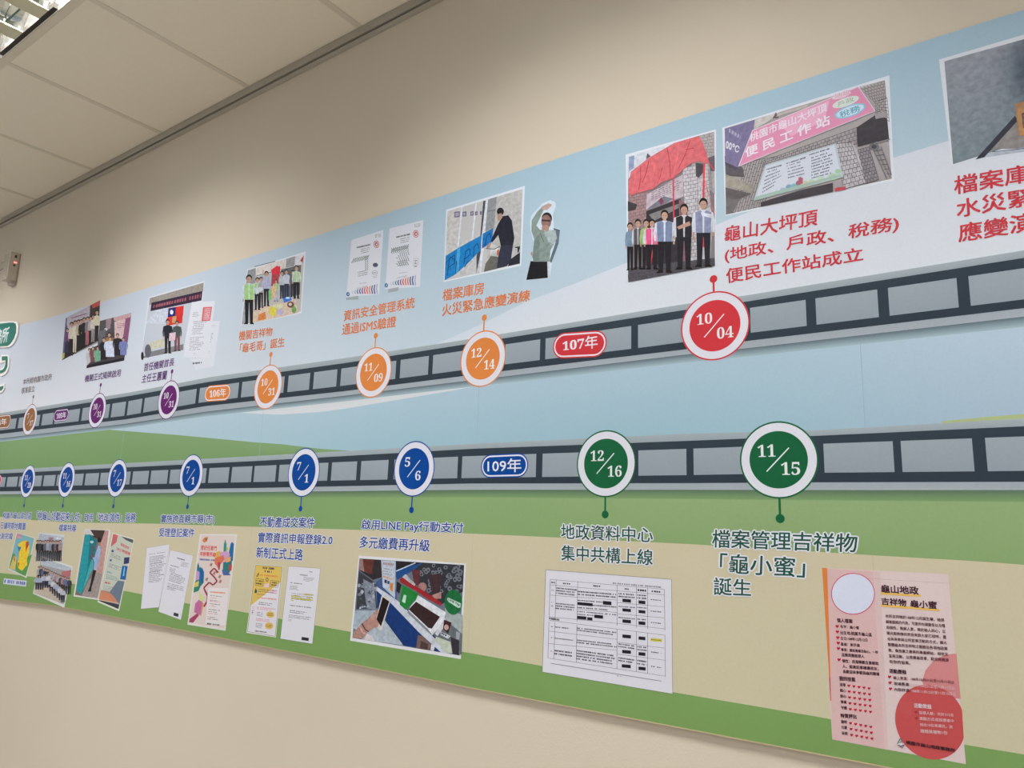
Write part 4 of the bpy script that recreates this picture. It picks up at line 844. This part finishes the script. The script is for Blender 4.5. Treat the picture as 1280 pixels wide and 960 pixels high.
# payment photo
CR = (435,690,6.857)
o = photo('photo_print', 'photo of a phone held over a payment counter', CR, [(92,30),(1012,100),(968,918),(18,760)], (206,205,208), inner=[(98,55),(996,112),(952,886),(38,736)], base=(96,104,118))
k = sub(o, 'photo_scene')
k.poly([(98,55),(285,68),(290,215),(215,240),(100,160)], (48,42,46)); k.poly([(125,60),(220,66),(205,190),(140,170)], (96,48,40)); k.poly([(98,55),(125,60),(140,170),(95,150)], (140,112,108)); k.poly([(95,165),(230,260),(250,480),(70,490)], (54,56,62)); k.poly([(130,230),(225,280),(240,500),(160,480)], (120,126,140))
for i in range(46): k.ell(95 + random.random()*150, 260 + random.random()*290, 8 + random.random()*12, 7 + random.random()*9, random.choice([(70,74,82),(140,148,160),(110,116,128),(160,168,180)]), 7, random.random()*3)
k.poly([(60,500),(260,500),(320,590),(480,790),(200,765),(130,700),(42,650)], (150,162,174)); k.poly([(60,640),(240,560),(330,600),(470,800),(120,748)], (160,170,180)); k.poly([(160,700),(210,720),(230,765),(140,750)], (196,188,190))
k.poly([(410,78),(640,92),(560,150),(415,220)], (40,34,38)); k.poly([(415,150),(640,92),(640,110),(420,240)], (28,70,128)); k.line([(412,165),(580,92)], 9, (180,190,206))
k.poly([(245,255),(415,410),(960,886),(480,802),(330,600),(250,470)], (20,50,108)); k.poly([(250,250),(290,220),(420,330),(420,420),(250,330)], (60,84,130))
k.poly([(245,295),(430,420),(870,870),(800,862),(620,700),(370,440),(245,330)], (186,190,200)); k.line([(330,600),(480,800)], 5, (14,24,50)); k.poly([(600,712),(640,720),(720,800),(705,845),(584,822)], (110,84,78)); k.poly([(625,760),(690,790),(680,838),(618,825)], (72,56,54)); k.poly([(715,790),(748,800),(735,850),(708,840)], (200,204,212))
k.poly([(640,92),(996,112),(985,340),(800,450),(600,300),(560,160)], (46,48,54))
for i in range(54):
    x = 610 + random.random()*370; y = 100 + random.random()*240
    if y > 105 + (x - 600) * .04: k.ell(x, y, 14 + random.random()*12, 13 + random.random()*9, (104,108,116), 9, random.random()*3); k.ell(x, y, 9, 8, (44,46,52), 8)
k.poly([(690,200),(800,180),(790,350),(720,340)], (60,40,46)); k.poly([(545,150),(620,160),(610,290),(570,280)], (90,44,50)); k.ell(640,300,36,40,(150,108,104)); k.poly([(720,370),(800,340),(800,400),(740,400)], (160,118,108))
k.poly([(445,235),(465,215),(800,430),(800,465),(680,400),(560,320),(450,260)], (146,34,38)); k.poly([(465,215),(495,190),(580,275),(570,290)], (176,176,180)); k.bars([(490,205),(530,215),(570,270),(540,265)], 4, (90,90,98), .4, .2, 0)
k.poly([(420,250),(460,280),(440,360),(415,330)], (36,30,34)); k.poly([(520,490),(760,690),(985,560),(975,880),(900,870),(740,720)], (92,100,104)); k.poly([(830,480),(985,540),(978,700),(840,580)], (150,160,160)); end(k, o)
k = sub(o, 'printed_sign_stand', 'white leaflet in a clear stand'); k.poly([(285,70),(410,78),(405,400),(385,380),(300,300)], (170,178,192)); k.bars([(305,85),(395,95),(390,120),(303,112)], 1, (176,100,96), .7, .15, 0); k.bars([(305,130),(395,145),(392,210),(302,195)], 3, (120,110,118), .3, .15, .3); k.bars([(305,195),(385,225),(382,250),(303,222)], 1, (204,130,60), .5, .1, 0); k.poly([(315,235),(335,240),(333,270),(313,262)], (36,44,70)); k.poly([(362,262),(388,270),(385,345),(360,320)], (196,120,60)); k.poly([(340,245),(358,250),(356,278),(338,270)], (30,60,110)); k.line([(408,80),(402,420)], 6, (150,170,196)); k.line([(370,380),(365,440)], 4, (170,180,196)); end(k, o)
k = sub(o, 'printed_card_reader', 'green sign and white terminal with a dark screen')
k.poly([(465,280),(605,355),(585,405),(510,480),(495,495),(445,450)], (30,120,50)); k.poly([(480,365),(502,372),(492,440),(464,425)], (176,206,190)); k.poly([(600,370),(838,515),(825,600),(722,715),(690,665),(520,500),(540,460),(585,410)], (206,206,212)); k.poly([(585,425),(790,555),(720,658),(690,650),(522,492)], (52,34,34)); k.line([(600,440),(770,545)], 4, (90,64,62)); k.poly([(520,500),(690,665),(720,705),(690,690),(510,520)], (120,124,132))
k.poly([(745,700),(838,560),(835,630),(770,720)], (190,190,200)); k.ell(905,430,76,108,(26,100,54)); k.poly([(858,390),(968,440),(965,475),(945,480),(862,425),(850,405)], (176,196,182)); k.text('LINE Pay', [(862,398),(962,446),(958,468),(860,418)], (24,92,50), .03)
k.poly([(825,580),(890,605),(860,700),(815,660)], (60,30,34)); k.ell(845,645,20,24,(180,150,140)); k.poly([(795,680),(880,720),(860,745),(795,710)], (190,190,200)); k.bars([(805,685),(865,715),(860,735),(803,706)], 1, (36,40,60), .7, .25, 0); k.poly([(760,725),(880,770),(895,870),(850,865),(740,750)], (176,184,168)); k.poly([(880,725),(955,760),(952,886),(900,870)], (50,46,54)); k.poly([(930,680),(960,690),(955,750),(925,745)], (150,150,160)); end(k, o)
k = sub(o, 'printed_hand', 'hand holding a dark phone')
k.poly([(292,365),(362,395),(358,440),(290,672),(255,660),(240,590)], (196,190,184)); k.poly([(300,385),(356,425),(284,640),(246,575)], (34,24,26)); k.poly([(120,610),(180,565),(250,490),(262,500),(245,575),(268,610),(262,640),(220,650),(170,690),(130,740),(38,736),(50,690)], (166,124,112)); k.ell(222,555,22,34,(178,136,124), rot=.8); k.line([(105,640),(128,690),(150,700)], 14, (190,150,150)); k.line([(120,612),(150,665),(178,682)], 9, (60,46,50)); end(k, o)

# black and white table
CR = (675,705,5.818)
o = photo('document_print', 'wide white table with blacked-out entries', CR, [(42,42),(957,112),(965,945),(17,785)], (203,200,208))
k = sub(o, 'printed_lines')
k.outline([(42,42),(957,112),(965,945),(17,785)], 3, (100,92,96)); LC = (92,88,98)
Tt = lambda x: 112 + (x - 75) * .087; Tb = lambda x: 684 + (x - 58) * .157
def vx(x): return x - (40 - (x - 60) * .03 if x < 250 else 12 if x < 400 else 0) * 0
cols = [(75,58),(118,102),(275,264),(562,560),(702,702),(783,783),(905,912)]
rows = [(112,182,75,905),(158,218,75,905),(226,232,75,275),(240,270,275,562)]
def H_(xa, ya, xb, yb, w=2.4): k.line([(xa, ya), (xb, yb)], w, LC)
H_(75,112,905,184); H_(75,152,905,225); H_(75,226,275,242); H_(275,240,562,262); H_(562,280,905,312); H_(270,330,562,352); H_(562,362,905,392); H_(70,384,562,432); H_(562,432,908,472); H_(68,410,908,518); H_(66,488,562,548); H_(562,568,908,612); H_(62,578,562,628); H_(562,655,910,700); H_(58,684,912,816)
for (xa, xb) in cols: k.line([(xa, Tt(xa)), (xa + (xb-xa)*.5, 400 + (xa-75)*.1)], 3, LC); k.line([(xa + (xb-xa)*.55, 418 + (xa-75)*.12), (xb, Tb(xb))], 3, LC)
for q in ([(82,128),(110,131),(110,141),(82,138)], [(168,136),(222,140),(222,150),(168,146)], [(388,153),(442,157),(442,168),(388,164)], [(616,175),(646,178),(646,189),(616,186)], [(710,182),(775,188),(775,202),(710,196)], [(812,192),(878,198),(878,210),(812,204)]): k.bars(q, 1, (44,42,50), 1, .26, 0)
k.bars([(530,132),(880,162),(880,176),(530,146)], 1, (90,86,96), .6, .025, 0)
def tb(q, r, rag=.1, seg=.05): k.bars(q, r, (58,56,66), .5, seg, rag)
tb([(120,165),(272,180),(258,236),(118,220)], 3); tb([(275,190),(558,212),(556,252),(275,230)], 2, .05, .035); tb([(572,205),(690,215),(690,255),(572,245)], 2, .1, .1); tb([(708,215),(775,220),(775,262),(708,257)], 2, .1, .17); tb([(805,252),(885,260),(885,272),(805,264)], 1, 0, .2)
tb([(118,278),(262,292),(258,345),(112,330)], 3); tb([(275,256),(456,270),(456,285),(275,272)], 1, .0, .05); tb([(385,292),(556,305),(556,322),(385,308)], 1, .0, .06); tb([(275,308),(490,325),(490,342),(275,325)], 1, .0, .05); tb([(275,338),(556,362),(556,378),(275,352)], 1, .0, .04); tb([(275,358),(390,368),(390,382),(275,372)], 1, 0, .1)
tb([(572,300),(692,310),(692,325),(572,315)], 1, 0, .1); tb([(708,308),(775,314),(775,328),(708,322)], 1, 0, .17); tb([(572,380),(692,392),(692,408),(572,396)], 1, 0, .1); tb([(708,392),(775,398),(775,414),(708,408)], 1, 0, .17); tb([(805,335),(885,343),(885,356),(805,348)], 1, 0, .2); tb([(808,418),(885,426),(885,440),(808,432)], 1, 0, .2)
k.bars([(70,388),(140,398),(140,414),(70,404)], 1, (36,34,42), .9, .18, 0); tb([(112,450),(210,460),(210,476),(112,466)], 1, 0, .1); tb([(270,458),(556,490),(556,525),(270,488)], 2, .1, .04); tb([(108,532),(240,548),(240,562),(108,546)], 1, 0, .08); tb([(270,545),(558,578),(558,612),(268,578)], 2, .2, .04)
tb([(572,572),(690,588),(690,625),(570,608)], 2, .1, .1); tb([(708,590),(775,598),(775,640),(708,632)], 2, .1, .17); tb([(108,618),(245,636),(243,682),(104,662)], 2, .1, .08); tb([(268,620),(558,660),(556,740),(266,698)], 4, .12, .035); tb([(572,672),(690,690),(690,728),(570,710)], 2, .1, .1); tb([(708,690),(775,700),(775,745),(708,735)], 2, .1, .17)
tb([(808,632),(885,642),(885,656),(808,646)], 1, 0, .2); tb([(808,735),(885,748),(885,762),(808,750)], 1, 0, .2)
for i, yy in enumerate((84,132,300,455,540,632)): tb([(84 - i, 184 + i*88 if i < 2 else [0,0,298,448,528,628][i]), (100 - i, 186 + i*88 if i < 2 else [0,0,300,450,530,630][i]), (100 - i, 198 + i*88 if i < 2 else [0,0,312,462,542,642][i]), (84 - i, 196 + i*88 if i < 2 else [0,0,310,460,540,640][i])], 1, 0, .5)
k.poly([(806,538),(888,546),(886,568),(804,560)], (196,186,60)); tb([(810,544),(884,552),(882,562),(808,554)], 1, 0, .2)
for x, y, w, h in ((600,252,62,24),(717,264,50,24),(458,268,62,26),(274,276,110,22),(600,322,62,22),(717,334,50,22),(395,368,64,24),(270,376,68,24),(344,386,38,22),(600,402,62,24),(717,416,50,24),(600,512,62,24),(717,526,50,24),(598,624,64,24),(717,640,50,24),(595,728,66,24),(717,746,52,24)):
    k.poly([(x, y), (x + w, y + w*.09), (x + w, y + w*.09 + h), (x, y + h)], (34,30,40))
k.line([(80,722),(885,852)], 3, LC); tb([(560,808),(590,812),(590,822),(560,818)], 1, 0, .3); end(k, o)

# pink poster
CR = (1020,700,3.692)
o = photo('poster_print', 'pink poster with heart bullet lists and a large red circle', CR, [(28,36),(595,64),(612,82),(692,942),(75,828)], (204,176,174), inner=[(52,40),(610,66),(622,200),(692,942),(75,828)], base=(203,182,180))
k = sub(o, 'printed_artwork')
k.poly([(28,36),(52,38),(80,540),(60,545),(58,500)], (204,116,52)); k.poly([(60,545),(80,540),(86,640),(66,650)], (190,74,72)); k.poly([(52,40),(262,52),(330,876),(75,828)], (200,164,162)); k.poly([(262,52),(296,54),(332,877),(318,874)], (200,172,170)); k.line([(220,84),(620,108)], 1.2, (170,140,140))
k.poly([(648,432),(600,436),(545,462),(505,510),(490,560),(520,640),(668,640)], (196,122,122))
pts = [(528 + 163*math.cos(t), 748 + 172*math.sin(t)) for t in [2*math.pi*i/60 for i in range(60)]]
pts = [(min(x, 672 + (y - 640) * .062), y + (x - 528) * .12) for x, y in pts]; k.poly(pts, (184,72,72))
for i in range(8):
    for j in range(8): k.ell(376 + j*9, 655 + i*7 + j*.8, .8, .8, (204,170,166), 6)
k.ell(171,156,101,96,(196,40,80), 40); k.ell(171,156,97.5,92.5,(196,200,216), 40)
k.poly([(298,148),(485,160),(484,171),(297,159)], (214,170,84)); k.poly([(300,203),(570,226),(570,237),(300,215)], (214,170,84)); end(k, o)
k = sub(o, 'poster_lettering')
DK = (70,38,48)
k.text('龜山地政', [(300,114),(472,124),(474,160),(302,150)], DK, .03); k.text('吉祥物', [(302,174),(416,182),(417,215),(303,206)], DK, .03); k.text('龜小蜜', [(436,184),(556,192),(557,227),(437,217)], DK, .03)
def T(s, x, y, w, h=17, c=DK, b=.02, sl=.075): k.text(s, [(x, y), (x + w, y + w*sl), (x + w + h*.07, y + w*sl + h), (x + h*.07, y + h)], c, b)
T('個人檔案', 96, 268, 72, 19, DK, .03); T('名字：龜小蜜', 112, 299, 86, 15); T('出生地:桃園市龜山區', 112, 326, 145, 17); T('生日:108年12月12日', 113, 353, 124, 15); T('星座：射手座', 114, 380, 88, 15); T('專長：廣結善緣及貼心，一秒', 116, 406, 170, 15); T('逗樂周圍親朋人', 118, 429, 104, 16)
T('個性：活潑樂觀且善解助', 120, 457, 168, 16); T('人，認真記事總讓朋友，', 122, 482, 166, 16); T('為歡迎來參觀我龜的職場', 124, 506, 168, 16); T('我的技能', 107, 536, 74, 20, DK, .03)
for i, s in enumerate(('活潑','細心','耐心','專業','守護')):
    T(s, 109 + i*1.6, 567 + i*26.5, 27, 15)
    for j in range(5): k.heart(152 + j*23.3 + i*1.7, 580 + j*3.1 + i*27, 7, (186,30,56))
T('特質評比', 113, 708, 74, 19, DK, .03)
for i, s in enumerate(('聰明','可愛','呆萌')):
    T(s, 115 + i*1.6, 738 + i*26.5, 27, 15)
    for j in range(5): k.heart(160 + j*23.3 + i*2.5, 753 + j*4.2 + i*27, 7, (186,30,56))
for x, y in ((98,306),(99,331),(101,358),(103,383),(104,408),(107,460),(340,539),(342,566),(344,594)): k.heart(x, y, 8, (186,30,56))
L = ['本所吉祥物於108年12月誕生囉，她是', '顧客服務的代表，可愛的包頭髮型以及隨', '和個性，善解人意，樂於助人的心，以', '陽光般熱情的笑容來跟大家打招呼，還', '也與來參與公所宣導活動的方式，擴大', '整體龜本所吉祥物之服務及各項地政業', '務，像推廣之最美的專屬網站，相信文', '宣與活動，以推廣龜首事，歡迎與資源', '有你的協果。']
for i, s in enumerate(L): T(s, 320 + i*2.3, 250 + i*26.3, (272 if i != 8 else 92) + i*.6, 16, (88,44,54), .014, .07)
T('活動歷程', 338, 502, 78, 19, DK, .03); PK = (206,168,170)
T('線上票選：108年10月21日至11月11日止', 357, 535, 282, 15, (110,48,56), .014); T('現場票選：', 359, 562, 76, 15, DK, .014); T('108年10月21日至11月11日止', 440, 569, 202, 15, PK, .014); T('內部評選：', 361, 589, 76, 15, DK, .014); T('108年11月12日至11月15日止', 442, 596, 204, 15, PK, .014)
T('活動效益', 452, 660, 80, 21, (210,200,206), .014); T('投票人數：共計312名', 476, 696, 158, 15, PK, .014); T('獎勵方式:從投票者中', 478, 723, 158, 15, PK, .014); T('抽出10位幸運兒，送', 480, 751, 150, 15, PK, .014); T('贈精美禮物1份', 482, 780, 124, 17, PK, .014)
k.heart(462,702,7,(150,40,60)); k.heart(464,730,7,(150,40,60))
T('桃園市龜山地政事務所', 416, 832, 226, 17, (52,34,40), .03, .18 if False else .17)
k.line([(376,848),(390,822),(404,846),(398,856),(384,852)], 4, (70,110,110)); k.outline([(378,852),(396,836),(410,850),(398,866)], 4, (150,110,120)); k.ell(392,850,16,6,(204,196,200)); k.line([(378,852),(392,858),(408,852)], 3.5, (90,84,100)); end(k, o)

# ------------------------------------------------------------------ the raised header pieces at the left end
def slab(name, uv, y0, y1, m, parent):
    n = len(uv); vs = [(wx(u), y0, wz(v)) for u, v in uv] + [(wx(u), y1, wz(v)) for u, v in uv]
    return meshobj(name, vs, [tuple(range(n)), tuple(range(n, 2*n))] + [(i, (i+1) % n, n + (i+1) % n, n + i) for i in range(n)], m, parent)
HF = (D - 0.006) / D          # the raised pieces stand 6 mm proud
def hdr(pts): return [(P(x/9.6, 395 + y/9.6)[0] * HF, P(x/9.6, 395 + y/9.6)[1] * HF) for x, y in pts]
m_teal = mat('teal_plaque', (0.006, 0.16, 0.145), 0.35, noise=0.25, nscale=8)
UL = -3.7
hp = empty('header_plaque', (wx(-3.2), -BT, wz(.56))); tag(hp, 'raised teal plaque with a white rim at the upper left end of the mural', 'plaque')
rim = hdr([(0,66),(120,62),(180,64),(208,82),(216,112),(212,200),(186,280),(140,350),(96,374),(0,378)])
v0, v1 = rim[0][1], rim[-1][1]
slab('rim', rim + [(UL, v1), (UL - .08, v1 + .05), (UL - .08, v0 - .05), (UL, v0)], -BT - .0005, -BT - .005, m_rimw, hp)
face = hdr([(0,92),(110,78),(160,78),(184,92),(192,125),(188,200),(164,270),(120,335),(84,358),(0,362)])
slab('face', face + [(UL, face[-1][1]), (UL - .07, face[-1][1] + .05), (UL - .07, face[0][1] - .05), (UL, face[0][1])], -BT - .0051, -BT - .007, m_teal, hp)
t = Ink('lettering', hp, .0072 / LS_)
a = P(125/9.6, 395 + 132/9.6); h_ = a[1] - P(70/9.6, 395 + 325/9.6)[1]; w_ = h_ * 1.0
t.fr = None
t.m = lambda p: p
uR = P(118/9.6, 420)[0]; vT = P(120/9.6, 395+135/9.6)[1]; vB_ = P(70/9.6, 395+322/9.6)[1]; uL = uR - 7.35 * (vT - vB_) * 1.05
t.text('龜山地政事務所', [(uL, vT), (uR, vT), (uR, vB_), (uL, vB_)], (208,214,214), .02); t.done()
rc = empty('raised_character', (wx(-3.1), -BT, wz(.42))); tag(rc, 'raised teal lettering with white edges below the teal plaque', 'letter')
m_teal2 = mat('teal_letter', (0.006, 0.15, 0.11), 0.35)
p1 = hdr([(0,505),(14,468),(94,466),(107,500),(103,605),(76,678),(42,708),(0,720),(0,632),(36,620),(50,590),(54,548),(18,562),(0,568)])
slab('letter_rim', p1, -BT - .0005, -BT - .005, m_rimw, rc)
p2 = hdr([(22,486),(88,482),(91,520),(86,610),(60,660),(30,680),(0,690),(0,655),(30,646),(52,622),(66,580),(68,528),(24,534)])
slab('letter_stroke', p2, -BT - .0051, -BT - .007, m_teal2, rc)
p3 = hdr([(0,825),(48,815),(46,870),(20,915),(0,922)]); slab('letter_rim', [(-3.35, p3[-1][1]), (-3.35, p3[0][1])] + p3, -BT - .0005, -BT - .005, m_rimw, rc)
p4 = hdr([(0,850),(40,838),(34,868),(12,892),(0,895)]); slab('letter_stroke', [(-3.3, p4[-1][1]), (-3.3, p4[0][1])] + p4, -BT - .0051, -BT - .007, m_teal2, rc)

# ------------------------------------------------------------------ the small wall unit at the left
D = DR
ux0, ux1 = wx(-3.036), wx(-2.988); z0, z1 = wz(.8135), wz(.919)
dev = empty('wall_alarm_unit', ((ux0+ux1)/2, 0, z0)); tag(dev, 'small off-white wall unit with a red light above the mural', 'alarm unit')
box('shadow_back_plate', ux0 + .006, ux1 + .0005, -.004, 0, z0 + .003, z1 - .003, m_trim, dev)  # dark plate stands in for the shadow where the unit meets the wall
body = box('body', ux0, ux1, -.048, -.004, z0, z1, m_plastic, dev, bev=.004)
gp = box('front_grille', ux0 + .006, ux1 - .006, -.0495, -.048, z0 + .01, z1 - .01, m_plastic2, dev)
for r in range(9):
    for c_ in range(3):
        xx = ux0 + .014 + c_*.017; zz = z0 + .018 + r*.0135
        box('slot', xx, xx + .010, -.0500, -.0492, zz, zz + .005, m_trim, gp)
zs = lambda f: z0 + (z1 - z0) * f
box('side_socket', ux1 - .0004, ux1 + .0008, -.027, -.017, zs(.80), zs(.90), m_black, dev)
box('red_light', ux1 - .0004, ux1 + .0015, -.026, -.015, zs(.62), zs(.655), m_led, dev)
box('side_socket', ux1 - .0004, ux1 + .0008, -.028, -.019, zs(.49), zs(.57), m_black, dev)
box('side_button', ux1 - .0004, ux1 + .0008, -.026, -.020, zs(.41), zs(.44), m_plastic2, dev)
box('mount_foot', ux0 + .012, ux1 - .004, -.022, -.002, z0 - .018, z0, m_plastic2, dev)
tube('cable', [(ux0 + .004, -.03, zs(.83)), (ux0 - .08, -.03, zs(.82)), (ux0 - .4, -.012, zs(.9)), (ux0 - .9, -.008, zs(1.0))], .004, m_plastic2, dev)
tube('cable', [(ux0 + .004, -.02, zs(.62)), (ux0 - .08, -.022, zs(.60)), (ux0 - .4, -.01, zs(.55)), (ux0 - .9, -.008, zs(.5))], .004, m_plastic2, dev)

for o in list(bpy.data.objects):
    for kk in ('_w', '_lv', '_cr'):
        if kk in o: del o[kk]
